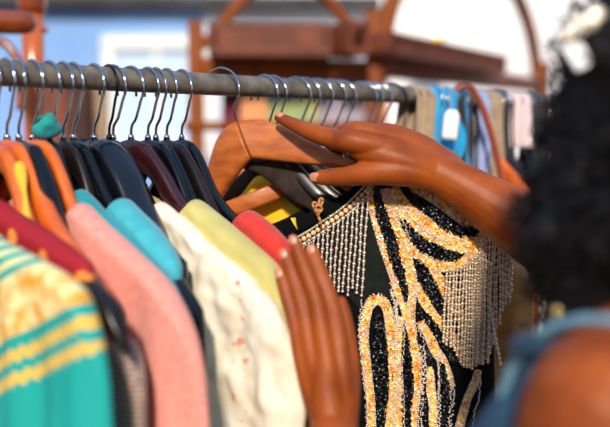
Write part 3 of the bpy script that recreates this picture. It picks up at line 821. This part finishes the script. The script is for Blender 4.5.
# bag with a brown strap
N = rail_at(468); bag = empty('shoulder_bag', Vector((N.x, N.y, RZ-.33))+RN*.05, 'shoulder bag hung by its long brown leather strap over the rail', 'bag')
zc = N.y*cp-.05
R = resample([(438, 172, zc), (444, 130, zc), (449, 104, zc), (456, 90, zc), (464, 86, zc), (474, 92, zc), (484, 112, zc), (494, 145, zc), (503, 186, zc)], 6)
mb = MB(); sweep(mb, [P(*r) for r in R], lambda i: ell(.0035, .0065, 10, 3), 0, Vector((RN.x, RN.y, 0))); mb.build('strap', M['brownleather'], bag)
mb = MB(); c = P(470, 232, zc); 
for hgt, ww in ((0, .06),): sweep(mb, [c+Vector((0, 0, z)) for z in (-.075, -.07, 0, .05, .07, .075)], lambda i: ell((.05, .066, .07, .066, .06, .05)[i], (.012, .022, .026, .02, .014, .008)[i], 20, 3), 0, Vector((0, 1, 0)))
mb.build('bag_body', M['brownleather'], bag)
# white swing tag
zt = rail_at(452).y*cp-.07
tg = empty('swing_tag', P(451, 135, zt), 'white paper price tag dangling in front of the blue blouse', 'tag')
mb = MB(); c = P(451, 124, zt); sweep(mb, [c+Vector((0.001*z*100, 0, z)) for z in (-.026, -.02, .015, .024)], lambda i: ell((.012, .013, .013, .007)[i], .0008, 12, 4), 0, Vector((0, 1, 0))); mb.build('card', M['whitecloth'], tg)
mb = MB(); tube(mb, [c+Vector((0, 0, .024)), c+Vector((0, .02, .05)), c+Vector((0, .04, .062))], .0008, 6); mb.build('string', M['twine'], tg)
for k, (px, tx, ty, wd, lb) in enumerate(((434, 455, 190, 'blackwood', 'black hanger with chrome hook beside the blue blouse'), (462, 480, 190, 'brownwood', 'dark hanger with bright hook under the brown strap'),
                         (494, 540, 192, 'orangewood', 'orange wooden hanger at the far end of the rail'), (500, 548, 190, 'blackwood', 'black hanger in front of the pale pink cloth'), (528, 560, 190, 'blackwood', 'black hanger closest to the black hair'))):
    zz = rail_at(px).y*cp-.06-.01*k
    hanger(px, (tx, ty), None, wd, lb, Zfix=zz, far=.5, h=.04 if wd == 'orangewood' else .03, w=.02)

# ------------------------------------------------------------------ woman
def P2(t): return P(*t)
chains = []
def chain(pts, n=6): chains.append([(P(x, y, z), r) for x, y, z, r in [tuple(v) for v in resample(pts, n)]])
def wchain(pts, n=5): chains.append([(Vector(v[:3]), v[3]) for v in resample(pts, n)])
# right hand (upper): fingers
chain([(446, 172, 1.055, .018), (400, 152, 1.042, .0145), (355, 142, 1.036, .0142), (337, 140, 1.050, .0130), (318, 134.5, 1.066, .0118), (300, 127.5, 1.084, .0098), (284, 119.8, 1.100, .0076), (278.5, 117.6, 1.105, .0062)])
chain([(448, 168, 1.062, .017), (405, 144, 1.055, .014), (357, 131, 1.052, .0125), (341, 137, 1.085, .0095), (336, 154, 1.112, .0088), (342, 172, 1.105, .0080), (347, 186, 1.085, .0068)])
chain([(450, 166, 1.068, .0165), (412, 141, 1.066, .0135), (380, 132, 1.070, .0120), (360, 140, 1.102, .0095), (354, 156, 1.122, .0085), (360, 174, 1.11, .0078), (366, 184, 1.093, .0066)])
chain([(452, 167, 1.074, .0165), (424, 146, 1.076, .0135), (400, 136, 1.082, .0112), (380, 144, 1.105, .0088), (372, 158, 1.118, .0078), (375, 170, 1.11, .0066)])
chain([(448, 178, 1.052, .020), (410, 164, 1.042, .0200), (378, 154, 1.040, .0170), (358, 149, 1.044, .0130)])
chain([(448, 184, 1.052, .016), (420, 174, 1.042, .0180), (392, 171, 1.040, .0185), (368, 173, 1.043, .0155), (349, 176, 1.052, .0125), (333, 177, 1.063, .0116), (321, 177.5, 1.070, .0098), (315.5, 178, 1.073, .0074)])
SR = P(690, 330, .76)
chain([(398, 157, 1.05, .0175), (424, 166, 1.053, .0220), (446, 177, 1.05, .0262), (466, 189, 1.047, .0295), (486, 201.5, 1.045, .0335), (515, 220, 1.035, .0385), (545, 240, 1.02, .0420), (590, 272, 1.0, .043), (640, 312, .975, .042)])
chain([(640, 312, .975, .042), (665, 322, .90, .043), (680, 328, .84, .044), (690, 330, .78, .050)])
# left hand (lower)
chain([(332, 425, .83, .015), (320, 385, .85, .0119), (309, 343, .868, .0100), (303, 312, .880, .0084), (294, 281, .893, .0080), (286, 258, .902, .0068), (284.5, 254, .903, .0057)])
chain([(336, 425, .83, .0155), (330, 385, .845, .0125), (323, 338, .862, .0104), (316, 300, .876, .0086), (304, 267, .889, .0082), (295.5, 244, .898, .0070), (294, 240, .899, .0057)])
chain([(343, 425, .835, .015), (342, 385, .85, .0119), (339, 340, .866, .0103), (333, 306, .88, .0085), (322, 275, .892, .0081), (313.5, 253, .90, .0069), (312, 249, .901, .0057)])
chain([(327, 428, .832, .014), (312, 392, .852, .0109), (301, 354, .868, .0090), (295, 325, .878, .0074), (287, 298, .889, .0070), (281, 277, .897, .0061), (280, 273, .898, .0052)])
chain([(342, 425, .83, .0155), (347, 398, .85, .0133), (350, 372, .873, .0109), (349, 345, .895, .0090), (345, 320, .91, .0085), (341, 302, .918, .007)])
chain([(333, 432, .828, .019), (328, 400, .84, .017), (325, 365, .855, .0128)])
SL = P(602, 415, .56)
# left forearm from wrist down to the elbow, then up to the shoulder
we = P(333, 436, .826); EL = Vector((.165, .585, 1.03))
WW = [(*we, .0245), (*(we.lerp(EL, .12)+Vector((0, 0, 0))), .0245), (*we.lerp(EL, .5), .034), (*we.lerp(EL, .8), .0405), (*EL, .039)]
wchain(WW)
wchain([(*EL, .039), (*EL.lerp(SL, .4), .044), (*EL.lerp(SL, .75), .050), (*SL, .052), (*(SL+Vector((.03, .03, .012))), .05)])
# torso, neck, head
ax = (SR-SL); ax.z = 0; ax.normalize(); fw = Vector((-ax.y, ax.x, 0)); 
if fw.y < 0: fw = -fw
mid = (SL+SR)/2; mid.z = (SL.z+SR.z)/2+.0
for k in (-.105, 0, .105):
    top = mid+ax*k+Vector((0, 0, -.03))
    wchain([(*(top+Vector((0, 0, .0))), .062), (*(top+fw*.015+Vector((0, 0, -.10))), .088), (*(mid+ax*k*.85+Vector((0, 0, -.24))), .085), (*(mid+ax*k*.7+Vector((0, 0, -.36))), .08), (*(mid+ax*k*.9+Vector((0, 0, -.50))), .1)])
wchain([(*(SL+Vector((0.01, .01, 0))), .05), (*(mid+Vector((0, 0, .02))), .052), (*SR, .05)])
HC_ = P(700, 138, .70)
nk = mid+Vector((0, 0, .02))
wchain([(*nk, .055), (*(nk.lerp(HC_, .5)), .05), (*(HC_+Vector((0, 0, -.06))), .052)])
look = Vector((-.78, .62, -.1)).normalized()      # she looks at the rail
lr = look.cross(Vector((0, 0, 1))).normalized(); lu = lr.cross(look)
def hp_(f, s, u): return HC_+look*f+lr*s+lu*u
for k in (-.02, .02):
    wchain([(*hp_(-.03, k, .03), .074), (*hp_(.01, k, .03), .070), (*hp_(.035, k*.8, -.02), .055), (*hp_(.055, k*.5, -.07), .036)])
wchain([(*hp_(.07, 0, .015), .018), (*hp_(.094, 0, -.012), .012), (*hp_(.104, 0, -.028), .011)])      # nose
wchain([(*hp_(.092, -.012, -.03), .008), (*hp_(.092, .012, -.03), .008)])
wchain([(*hp_(.082, -.018, -.056), .009), (*hp_(.089, 0, -.055), .010), (*hp_(.082, .018, -.056), .009)])
wchain([(*hp_(.068, -.035, .025), .012), (*hp_(.083, 0, .027), .012), (*hp_(.068, .035, .025), .012)])   # brow
for s in (-1, 1): wchain([(*hp_(-.005, s*.078, .015), .013), (*hp_(-.003, s*.084, -.005), .012), (*hp_(0, s*.079, -.028), .008)])   # ears
def chain_mesh(mb, chs, grow=0):
    for ch in chs:
        pts = [c for c, r in ch]; rs = [r+grow for c, r in ch]
        # drop coincident points
        q = [(pts[0], rs[0])]
        for p, r in zip(pts[1:], rs[1:]):
            if (p-q[-1][0]).length > .0008: q.append((p, r))
        # capped ends: add hemispherical rings
        P0, R0 = q[0]; P1, R1 = q[-1]
        d0 = (q[0][0]-q[1][0]).normalized(); d1 = (q[-1][0]-q[-2][0]).normalized()
        head = [(P0+d0*R0*math.sin(a), R0*math.cos(a)) for a in (1.45, 1.2, .85, .45)]
        tail = [(P1+d1*R1*math.sin(a), R1*math.cos(a)) for a in (.45, .85, 1.2, 1.45)]
        q = head+q+tail
        tube(mb, [a for a, b in q], (lambda qq: (lambda i: qq[i][1]))(q), 20)
def remesh(mb, name, material, parent, voxel, smooth_it, disp=None):
    me = bpy.data.meshes.new(name+'_src'); me.from_pydata(mb.v, [], mb.f)
    t = bpy.data.objects.new(name+'_src', me); C.objects.link(t)
    m = t.modifiers.new('r', 'REMESH'); m.mode = 'VOXEL'; m.voxel_size = voxel
    s = t.modifiers.new('s', 'SMOOTH'); s.factor = .5; s.iterations = smooth_it
    bpy.context.view_layer.update()
    ev = t.evaluated_get(bpy.context.evaluated_depsgraph_get())
    nm = bpy.data.meshes.new_from_object(ev); nm.name = name
    bpy.data.objects.remove(t); bpy.data.meshes.remove(me)
    org = wpos(parent)
    n = len(nm.vertices); co = np.zeros(n*3, dtype=np.float32); nm.vertices.foreach_get('co', co); co = co.reshape(-1, 3)
    if disp is not None: co = disp(co, nm)
    co = co-np.array(org, dtype=np.float32); nm.vertices.foreach_set('co', co.ravel())
    nm.materials.clear(); nm.materials.append(material)
    nm.polygons.foreach_set('use_smooth', [True]*len(nm.polygons)); nm.update()
    o = bpy.data.objects.new(name, nm); C.objects.link(o); o.parent = parent
    return o
woman = empty('person', (mid.x, mid.y, 0), 'person with big black curly hair in a sleeveless denim vest browsing the clothes rail', 'person')
mb = MB(); chain_mesh(mb, chains); body = remesh(mb, 'body', M['skin'], woman, .0017, 8)
# nails
def nail(c, d, up, r=.0052, l=.0065):
    d = d.normalized(); s = d.cross(up).normalized(); u = s.cross(d)
    mb = MB(); vs = []; fs = []; K = 6
    for i in range(K+1):
        t = -1+2*i/K
        for j in range(K+1):
            q = -1+2*j/K; hh = (1-t*t)**.5 if abs(t) < 1 else 0
            w = r*(1-.35*max(0, t)**2-.25*max(0, -t)**2)
            vs.append(c+d*(t*l)+s*(q*w)+u*(.0014*(1-q*q)-.0009*t*t))
    for i in range(K):
        for j in range(K): a = i*(K+1)+j; fs.append((a, a+1, a+K+2, a+K+1))
    mb.add(vs, fs); o = mb.build('fingernail', M['nail'], woman)
    sm = o.modifiers.new('t', 'SOLIDIFY'); sm.thickness = .0006
cam = Vector((0, 0, CH))
def place_nail(a, b, r, toward, frac=.75, rr=.0048, ll=.0058):
    """nail on the back of a fingertip running from a to b with radius r, facing 'toward'"""
    d = (b-a).normalized(); up = (toward-d*toward.dot(d)).normalized()
    nail(a.lerp(b, frac)+up*(r*.93), d, up, rr, ll)
tc_ = lambda p: (cam-p).normalized()
a, b = P(286, 120.2, 1.098), P(277.5, 117.2, 1.107); place_nail(a, b, .0070, (tc_(a)+Vector((0, 0, .9))).normalized(), .6, .005, .006)
a, b = P(325, 176, 1.066), P(313.5, 177, 1.074); place_nail(a, b, .0078, tc_(a)+Vector((-.1, 0, -.1)), .7, .0062, .0072)
for (x0, y0, z0), (x1, y1, z1) in (((286, 258, .902), (284, 252, .904)), ((295.5, 244, .898), (293.5, 238.5, .90)), ((313.5, 253, .90), (311.5, 247.5, .902)), ((281, 277, .897), (279.5, 271.5, .899))):
    a, b = P(x0, y0, z0), P(x1, y1, z1); place_nail(a, b, .0066, tc_(a)+Vector((-.25, 0, .1)), .5, .0046, .0056)
# eyes and lips
for s in (-1, 1):
    mb = MB(); ball(mb, hp_(.070, s*.031, .006), .0115, 0, 14, 10); ball(mb, hp_(.079, s*.031, .006), .005, 1, 10, 8); mb.build('eye', [M['eye'], M['hair']], woman)
mb = MB(); tube(mb, [hp_(.086, -.02, -.0555), hp_(.099, 0, -.054), hp_(.086, .02, -.0555)], .0045, 8); mb.build('lips', M['lips'], woman)

# hair
hb = []
def hball(px, py, Z, r): hb.append((P(px, py, Z), r))
hball(722, 150, .70, .135); hball(704, 110, .69, .112); hball(692, 205, .685, .122); hball(668, 150, .68, .085); hball(655, 245, .672, .082); hball(700, 260, .68, .11)
hball(622, 195, .67, .056); hball(600, 248, .668, .058); hball(672, 80, .685, .085); hball(622, 105, .68, .045); hball(606, 296, .668, .052); hball(640, 300, .67, .055)
mb = MB()
for c, r in hb: ball(mb, c, r, 0, 32, 20)
def lumpy(co, me):
    ctr = co.mean(0); out = co.copy()
    for i in range(len(co)):
        v = Vector(co[i]); d = noise.noise(v*28)*.013+noise.noise(v*60)*.008; dr = (v-Vector(ctr)).normalized(); out[i] = v+dr*d
    return out
hair = remesh(mb, 'hair', M['hair'], woman, .007, 6, lumpy)
cur = MB(); hm = hair.data; rg = random.Random(5); pol = list(hm.polygons); org = wpos(woman)
for k in range(4200):
    p = pol[rg.randrange(len(pol))]; c = p.center+org; n = p.normal
    if c.x > .36 and rg.random() < .7: continue
    s = n.orthogonal().normalized(); w = n.cross(s); r = rg.uniform(.0025, .006); ln = rg.uniform(.008, .03); turns = rg.uniform(1.2, 2.6); tw_ = rg.random()*6
    n2 = (n+Vector((rg.gauss(0, .5), rg.gauss(0, .5), rg.gauss(0, .5)-.2))).normalized()
    pts = [c-n*.004+n2*(ln*t/11)+(s*math.cos(tw_+turns*6.28*t/11)+w*math.sin(tw_+turns*6.28*t/11))*r for t in range(12)]
    tube(cur, pts, .0008, 4)
tag(cur.build('curls', M['hair'], hair), kind='stuff')
# headband with beads
def hb_p(px, py, Z): return P(px, py, Z)
mb = MB(); R = resample([(561, 30, .675), (568, 40, .662), (577, 53, .655), (586, 68, .652)], 6)
sweep(mb, [P(*r) for r in R], lambda i: ell(.0115-.00015*i, .0018, 12, 4), 0, Vector((.2, -1, .3))); band = tag(mb.build('headband', M['whitecloth'], woman), 'white satin headband')
mb = MB(); rg = random.Random(3)
for k in range(26):
    t = k/25; px = 566+36*t+rg.uniform(-4, 4); py = 34-22*t+rg.uniform(-7, 7); ball(mb, P(px, py, .655), rg.uniform(.0035, .0065), 0, 12, 8)
tag(mb.build('pearl_clip', M['pearl'], woman), 'pearl and gold hair clip')
mb = MB(); ball(mb, P(557, 311, .60), .004, 0, 12, 8); ball(mb, P(556.5, 317, .60), .0028, 0, 12, 8); tag(mb.build('earring', M['gold'], woman), 'small gold drop earring')
# denim vest: torso grown by a centimetre, with stitched armholes and a collar
sv = chains; mb = MB(); chains = []
for k in (-.105, 0, .105):
    top = mid+ax*k+Vector((0, 0, -.025))
    wchain([(*(top+Vector((0,0,-.01))), .062), (*(top+fw*.015+Vector((0, 0, -.10))), .099), (*(mid+ax*k*.85+Vector((0, 0, -.24))), .097), (*(mid+ax*k*.72+Vector((0, 0, -.36))), .093), (*(mid+ax*k*.9+Vector((0, 0, -.46))), .108)])
wchain([(*(SL+ax*.055+Vector((0, 0, -.006))), .052), (*(mid+Vector((0, 0, .02))), .06), (*(SR-ax*.05), .058)])
chain([(510, 450, .635, .034), (543, 398, .628, .029), (560, 376, .622, .025), (592, 358, .615, .02), (640, 335, .62, .024)])
chain_mesh(mb, chains); vest = remesh(mb, 'denim_vest', M['denim'], woman, .004, 6)
for S_, sg in ((SL, 1), (SR, -1)):
    mb = MB(); c = S_+ax*(.012*sg)+Vector((0, 0, -.018)); pts = []
    for q in range(28):
        an = 2*PI*q/28; pts.append(c+fw*(.080*math.cos(an))+Vector((0, 0, .080*math.sin(an)))+ax*sg*(.012*math.cos(2*an)+.01*math.sin(an)))
    sweep(mb, pts, lambda i: ell(.004, .0055, 12, 2.6), 0, ax, closed=True); tag(mb.build('armhole_band', M['denim_light'], vest), 'faded pale denim binding')
mb = MB(); R = resample([(515, 354, .60), (522, 345, .60), (548, 343, .60), (580, 333, .60), (615, 323, .61), (655, 313, .63)], 5)
sweep(mb, [P(*r) for r in R], lambda i: ell(.004, .0095 if i > 3 else .005+.0012*i, 12, 2.6), 0, Vector((0, -.3, 1))); mb.build('collar', M['denim'], vest)
# jeans and shoes
hip = Vector((mid.x, mid.y, mid.z-.50)); chains = []
for k in (-1, 1):
    hj = hip+ax*k*.085
    wchain([(*(hj+Vector((0, 0, .05))), .098), (*(hj+Vector((0, 0, -.08))), .098), (hj.x-fw.x*-.01, hj.y+fw.y*.01, .46, .062), (hj.x, hj.y, .30, .058), (hj.x, hj.y, .09, .046)])
mb = MB(); chain_mesh(mb, chains); remesh(mb, 'jeans', M['jean'], woman, .006, 6)
for k in (-1, 1):
    hj = hip+ax*k*.085; mb = MB()
    sweep(mb, [Vector((hj.x, hj.y, .045))+fw*d for d in (-.07, -.06, 0, .07, .13, .165, .175)], lambda i: ell((.025, .034, .036, .040, .042, .03, .015)[i], (.03, .044, .044, .036, .028, .022, .012)[i], 16, 2.6))
    mb.build('shoe', M['sole'], woman)

# ------------------------------------------------------------------ background furniture
def F3(px, Z, z): # world point in column px at depth Z and height z
    x = (px-305)/F*Z; return Vector((x, (Z+(z-CH)*sp_)/cp, z))
def hz(py, Z): return P(305, py, Z).z
# near rattan post and bar at upper left
rp = empty('rattan_stand', F3(30, 1.75, 0), 'glossy orange rattan stand with rounded arm behind the left end of the rail', 'stand')
c = F3(32, 1.75, 1.75)
mb = MB(); tube(mb, [(c.x, c.y, z) for z in (0, .8, 1.6, hz(14, 1.75))], .0225, 20); mb.build('post', M['rattan'], rp)
mb = MB(); pr = [(hz(14, 1.75), .0235), (hz(11, 1.75), .029), (hz(7, 1.75), .027), (hz(3, 1.75), .031), (hz(-2, 1.75), .028), (hz(-8, 1.75), .031), (hz(-40, 1.75), .028)]
tube(mb, [(c.x, c.y, z) for z, r in pr], lambda i: pr[i][1], 20); mb.build('wrapped_joint', M['rattan_dark'], rp)
mb = MB(); ra = resample([(-60, 20, 1.5, .0215), (-20, 21, 1.52, .0215), (10, 22.5, 1.54, .0215), (26, 22.5, 1.55, .0205), (34, 22.5, 1.555, .015), (37, 22.5, 1.556, .006)], 5)
tube(mb, [P(*r[:3]) for r in ra], lambda i: ra[i][3], 20); mb.build('arm_rail', M['rattan_dark'], rp)
mb = MB(); ra = resample([(-30, 20), (-8, 36), (8, 46), (17, 60), (20, 80), (21, 110)], 5); tube(mb, [P(x, y, 1.68) for x, y in ra], .009, 12); mb.build('curved_brace', M['rattan_dark'], rp)
mb = MB(); ball(mb, P(45, 30, 1.72), .007, 0, 12, 8); mb.build('peg', M['rattan_dark'], rp)

fr = empty('arched_frame', F3(285, 2.6, 0), 'brown wooden frame with arched tops between square posts behind the rail', 'wooden frame')
posts = [(196, 2.6, 22, .046), (374, 2.66, 12, .056), (541, 3.95, 62, .07)]
for x, Z, yt, w in posts:
    a = F3(x, Z, 1.7); a.z = 0; mb = MB(); beam(mb, a, Vector((a.x, a.y, hz(yt, Z))), w, w); mb.build('post', M['frame'], fr)
def arch(x0, Z0, x1, Z1, h0, rise, r, pw):
    a = F3(x0, Z0, h0); b = F3(x1, Z1, h0); mb = MB(); pts = []
    for i in range(33):
        an = PI*i/32; t = .5-.5*math.cos(an); pts.append(a.lerp(b, t)+Vector((0, 0, rise*math.sin(an)**pw)))
    tube(mb, pts, r, 14); mb.build('arch', M['frame'], fr)
arch(203, 2.6, 368, 2.66, hz(44, 2.6), .21, .019, 2.8)
arch(384, 2.68, 536, 3.95, hz(42, 2.62), .42, .028, 1.15)
mb = MB(); beam(mb, F3(196, 2.6, hz(68, 2.6)), F3(374, 2.66, hz(71, 2.66)), .05, .066); mb.build('cross_beam', M['frame'], fr)
mb = MB(); beam(mb, F3(374, 2.66, hz(66, 2.66)), F3(541, 3.95, hz(86, 3.95)), .04, .07); mb.build('cross_beam', M['boxwood'], fr)
mb = MB(); beam(mb, F3(184, 2.6, hz(126, 2.6)), F3(374, 2.66, hz(127, 2.66)), .04, .03); mb.build('cross_beam', M['frame'], fr)
# crates standing on the beams
def crate(name, label, x0, Z0, x1, Z1, y0, y1, d=.12, sl=.014):
    a = F3(x0, Z0, 0); b = F3(x1, Z1, 0); dr = (b-a); L = dr.length; dr.normalize(); bk = Vector((-dr.y, dr.x, 0))
    zl, zh_ = hz(y1, Z0), hz(y0, Z0)
    M4 = Matrix((( dr.x, bk.x, 0, a.x), (dr.y, bk.y, 0, a.y), (0, 0, 1, 0), (0, 0, 0, 1)))
    o = empty(name, Vector((a.x, a.y, zl))+dr*L/2, label, 'crate')
    th = .014
    for nm, lo, hi in (('back_board', (0, d-th, zl), (L, d, zh_)), ('side_board', (0, 0, zl), (th, d, zh_)), ('side_board', (L-th, 0, zl), (L, d, zh_)), ('bottom_board', (0, 0, zl), (L, d, zl+th)), ('front_slat', (0, -.004, zh_-sl), (L, th-.004, zh_)), ('front_slat', (0, -.004, zl+.01), (L, th-.004, zl+.01+sl))):
        mb = MB(); box(mb, lo, hi, 0, M4); mb.build(nm, M['boxwood'], o, smooth=False)
crate('wooden_crate', 'dark reddish wooden crate on the beam under the left arch', 214, 2.62, 330, 2.64, 30, 60)
crate('wooden_crate', 'narrow reddish wooden crate beside the square post under the left arch', 346, 2.62, 366, 2.65, 28, 60)
crate('wooden_crate', 'brown wooden crate on the sloping looking beam under the right arch', 388, 2.7, 497, 3.45, 38, 58, .12, .04)
# backdrop cloths hung from the frame under the beam
def backcloth(label, x0, x1, matn, y0, y1, Z, seed, name='hanging_cloth'):
    n, k = 40, 14; V = []; fs = []
    for i in range(n+1):
        px = x0+(x1-x0)*i/n
        for j in range(k+1):
            py = y0+(y1-y0)*j/k; V.append(P(px, py, Z+.02*math.sin(i*.9+seed)+.006*math.sin(i*2.3+j*.4)))
    for i in range(n):
        for j in range(k): a = i*(k+1)+j; fs.append((a, a+k+1, a+k+2, a+1))
    mb = MB(); mb.add(V, fs); o = mb.build(name, M[matn]); sm = o.modifiers.new('t', 'SOLIDIFY'); sm.thickness = .006
    tag(o, label, 'cloth')
backcloth('peach cloth hung behind the hook of the wooden hanger', 241, 266, 'peach', 76, 190, 2.7, 1)
backcloth('seafoam and yellow patterned cloth hung behind the pointing fingertip', 264, 318, 'seafoam', 76, 190, 2.72, 2)
backcloth('lavender grey cloth hung behind the row of hooks over the hand', 316, 366, 'lavgrey', 76, 190, 2.74, 3)
backcloth('peach cloth hung next to the square post behind the hand', 342, 388, 'peach', 78, 190, 2.78, 5)
backcloth('dark maroon cloth hung just left of the big hook of the wooden hanger', 222, 241, 'maroon', 78, 190, 2.73, 6)
# dark cabinet behind the left hooks
cb = empty('dark_cabinet', F3(68, 2.4, 0), 'dark red brown wooden cabinet behind the hooks at left', 'cabinet')
mb = MB(); a = F3(42, 2.4, 0); b = F3(86, 2.4, 0); box(mb, (a.x, a.y, .05), (b.x, a.y+.3, hz(80, 2.4))); bevel(mb.build('body', M['boxwood'], cb, smooth=False), .006)
mb = MB(); box(mb, (a.x+.01, a.y-.015, .1), (b.x-.01, a.y, hz(84, 2.4))); dd = bevel(mb.build('door', M['boxwood'], cb, smooth=False), .004)
mb = MB(); ball(mb, Vector((b.x-.02, a.y-.024, 1.0)), .01, 0, 12, 8); mb.build('knob', M['brass'], cb)
for x_ in (a.x+.02, b.x-.02):
    mb = MB(); box(mb, (x_-.015, a.y+.01, 0), (x_+.015, a.y+.04, .05)); mb.build('leg', M['boxwood'], cb, smooth=False)
backcloth('beige linen cloth hung beside the dark cabinet', 87, 107, 'beige', 74, 200, 2.5, 9)
# lamp on the white wall
lp = empty('wall_lamp', P(438, 52, 4.3), 'glowing white lamp with brass fitting on the white wall', 'lamp')
mb = MB(); sweep(mb, [P(438, y, 4.3) for y in (34, 31, 24, 14, 4, -6, -14)], lambda i: ell((.02, .035, .075, .10, .105, .085, .03)[i], (.02, .035, .075, .10, .105, .085, .03)[i], 20), 0, Vector((0, 1, 0))); mb.build('lamp_shade', M['lamp'], lp)
mb = MB(); sweep(mb, [P(438, y, 4.3) for y in (47, 45, 40, 34)], lambda i: ell((.01, .03, .035, .022)[i], (.01, .03, .035, .022)[i], 16), 0, Vector((0, 1, 0))); mb.build('fitting', M['brass'], lp)
mb = MB(); beam(mb, P(438, 44, 4.3), F3(438, 4.98, hz(44, 4.3)), .02, .02); mb.build('bracket', M['brass'], lp)

# ------------------------------------------------------------------ the room
def wallbox(name, lo, hi, m):
    mb = MB(); box(mb, lo, hi); o = mb.build(name, m, smooth=False); return tag(o, kind='structure')
xs = F3(378, 5.0, 1).x
xm = F3(205, 5.0, 1).x
wallbox('wall_left', (-3.4, 5.0, 0), (xm, 5.15, 2.5), M['blue'])
wallbox('wall_back', (xm, 5.0, 0), (xs, 5.15, 2.5), M['pale'])
wallbox('wall_right', (xs, 5.0, 0), (4.5, 5.15, 2.5), M['white'])
wallbox('floor', (-3.4, -2.5, -.1), (4.5, 5.15, 0), M['floor'])
zb = hz(6, 4.93)
mb = MB(); beam(mb, Vector((-3.3, 4.93, zb+.03)), Vector((xs, 4.93, zb-.0)), .1, .075); tag(mb.build('trim_1', M['ceil']), kind='structure')
# window
wx0, wx1 = F3(112, 4.97, 1).x, F3(206, 4.97, 1).x; wz0, wz1 = hz(150, 4.97), hz(46, 4.97)
mb = MB()
for lo, hi in (((wx0-.04, 4.93, wz1-.03), (wx1+.04, 5.0, wz1+.05)), ((wx0-.04, 4.93, wz0-.05), (wx1+.04, 5.0, wz0+.03)), ((wx0-.04, 4.93, wz0), (wx0+.035, 5.0, wz1)), ((wx1-.035, 4.93, wz0), (wx1+.04, 5.0, wz1)), (((wx0+wx1)/2-.015, 4.94, wz0), ((wx0+wx1)/2+.015, 5.0, wz1))): box(mb, lo, hi)
w = mb.build('window_1', M['winframe'], smooth=False); bevel(w, .01); tag(w, kind='structure'); bpy.context.view_layer.update()
mb = MB(); box(mb, (wx0+.03, 4.975, wz0+.02), (wx1-.03, 4.99, wz1-.02)); mb.build('pane', M['glass'], w, smooth=False)

# ------------------------------------------------------------------ light, camera
W_ = bpy.data.worlds.new('World'); scn.world = W_; W_.use_nodes = True
wn = W_.node_tree; bg = wn.nodes['Background']; bg.inputs[1].default_value = .62
tcw = wn.nodes.new('ShaderNodeTexCoord'); sx = wn.nodes.new('ShaderNodeSeparateXYZ'); wn.links.new(tcw.outputs['Generated'], sx.inputs[0])
nz = wn.nodes.new('ShaderNodeTexNoise'); nz.inputs['Scale'].default_value = 2.2; nz.inputs['Detail'].default_value = 2; wn.links.new(tcw.outputs['Generated'], nz.inputs['Vector'])
ad = wn.nodes.new('ShaderNodeMath'); ad.operation = 'MULTIPLY_ADD'; wn.links.new(nz.outputs['Fac'], ad.inputs[0]); ad.inputs[1].default_value = .9; wn.links.new(sx.outputs['Z'], ad.inputs[2])
rp_ = wn.nodes.new('ShaderNodeValToRGB'); wn.links.new(ad.outputs[0], rp_.inputs['Fac'])
e = rp_.color_ramp.elements; e[0].position = .30; e[0].color = (.16, .12, .09, 1); e[1].position = .9; e[1].color = (.42, .72, 1.25, 1)
for p_, c_ in ((.42, (.34, .30, .28, 1)), (.56, (.95, .95, .98, 1)), (.7, (1.25, 1.25, 1.25, 1))):
    q_ = e.new(p_); q_.color = c_
wn.links.new(rp_.outputs['Color'], bg.inputs[0])
def sun(dirn, en, col, ang):
    l = bpy.data.lights.new('sun', 'SUN'); l.energy = en; l.color = col; l.angle = math.radians(ang)
    o = bpy.data.objects.new('sun_light', l); C.objects.link(o); o.rotation_euler = Vector(dirn).to_track_quat('-Z', 'Y').to_euler(); o.location = (-2, -2, 4)
sun((.04, .84, -.54), 4.5, (1.0, .90, .75), 5)
cd = bpy.data.cameras.new('camera'); co = bpy.data.objects.new('camera', cd); C.objects.link(co); scn.camera = co
co.location = (0, 0, CH); co.rotation_euler = (PI/2-PITCH, 0, 0)
cd.sensor_width = 36; cd.lens = 50; cd.clip_start = .05
cd.dof.use_dof = True; cd.dof.focus_distance = 1.085; cd.dof.aperture_fstop = 2.0
vs = scn.view_settings; vs.view_transform = 'Standard'; vs.look = 'None'; vs.gamma = 1; vs.exposure = 0; vs.use_curve_mapping = False
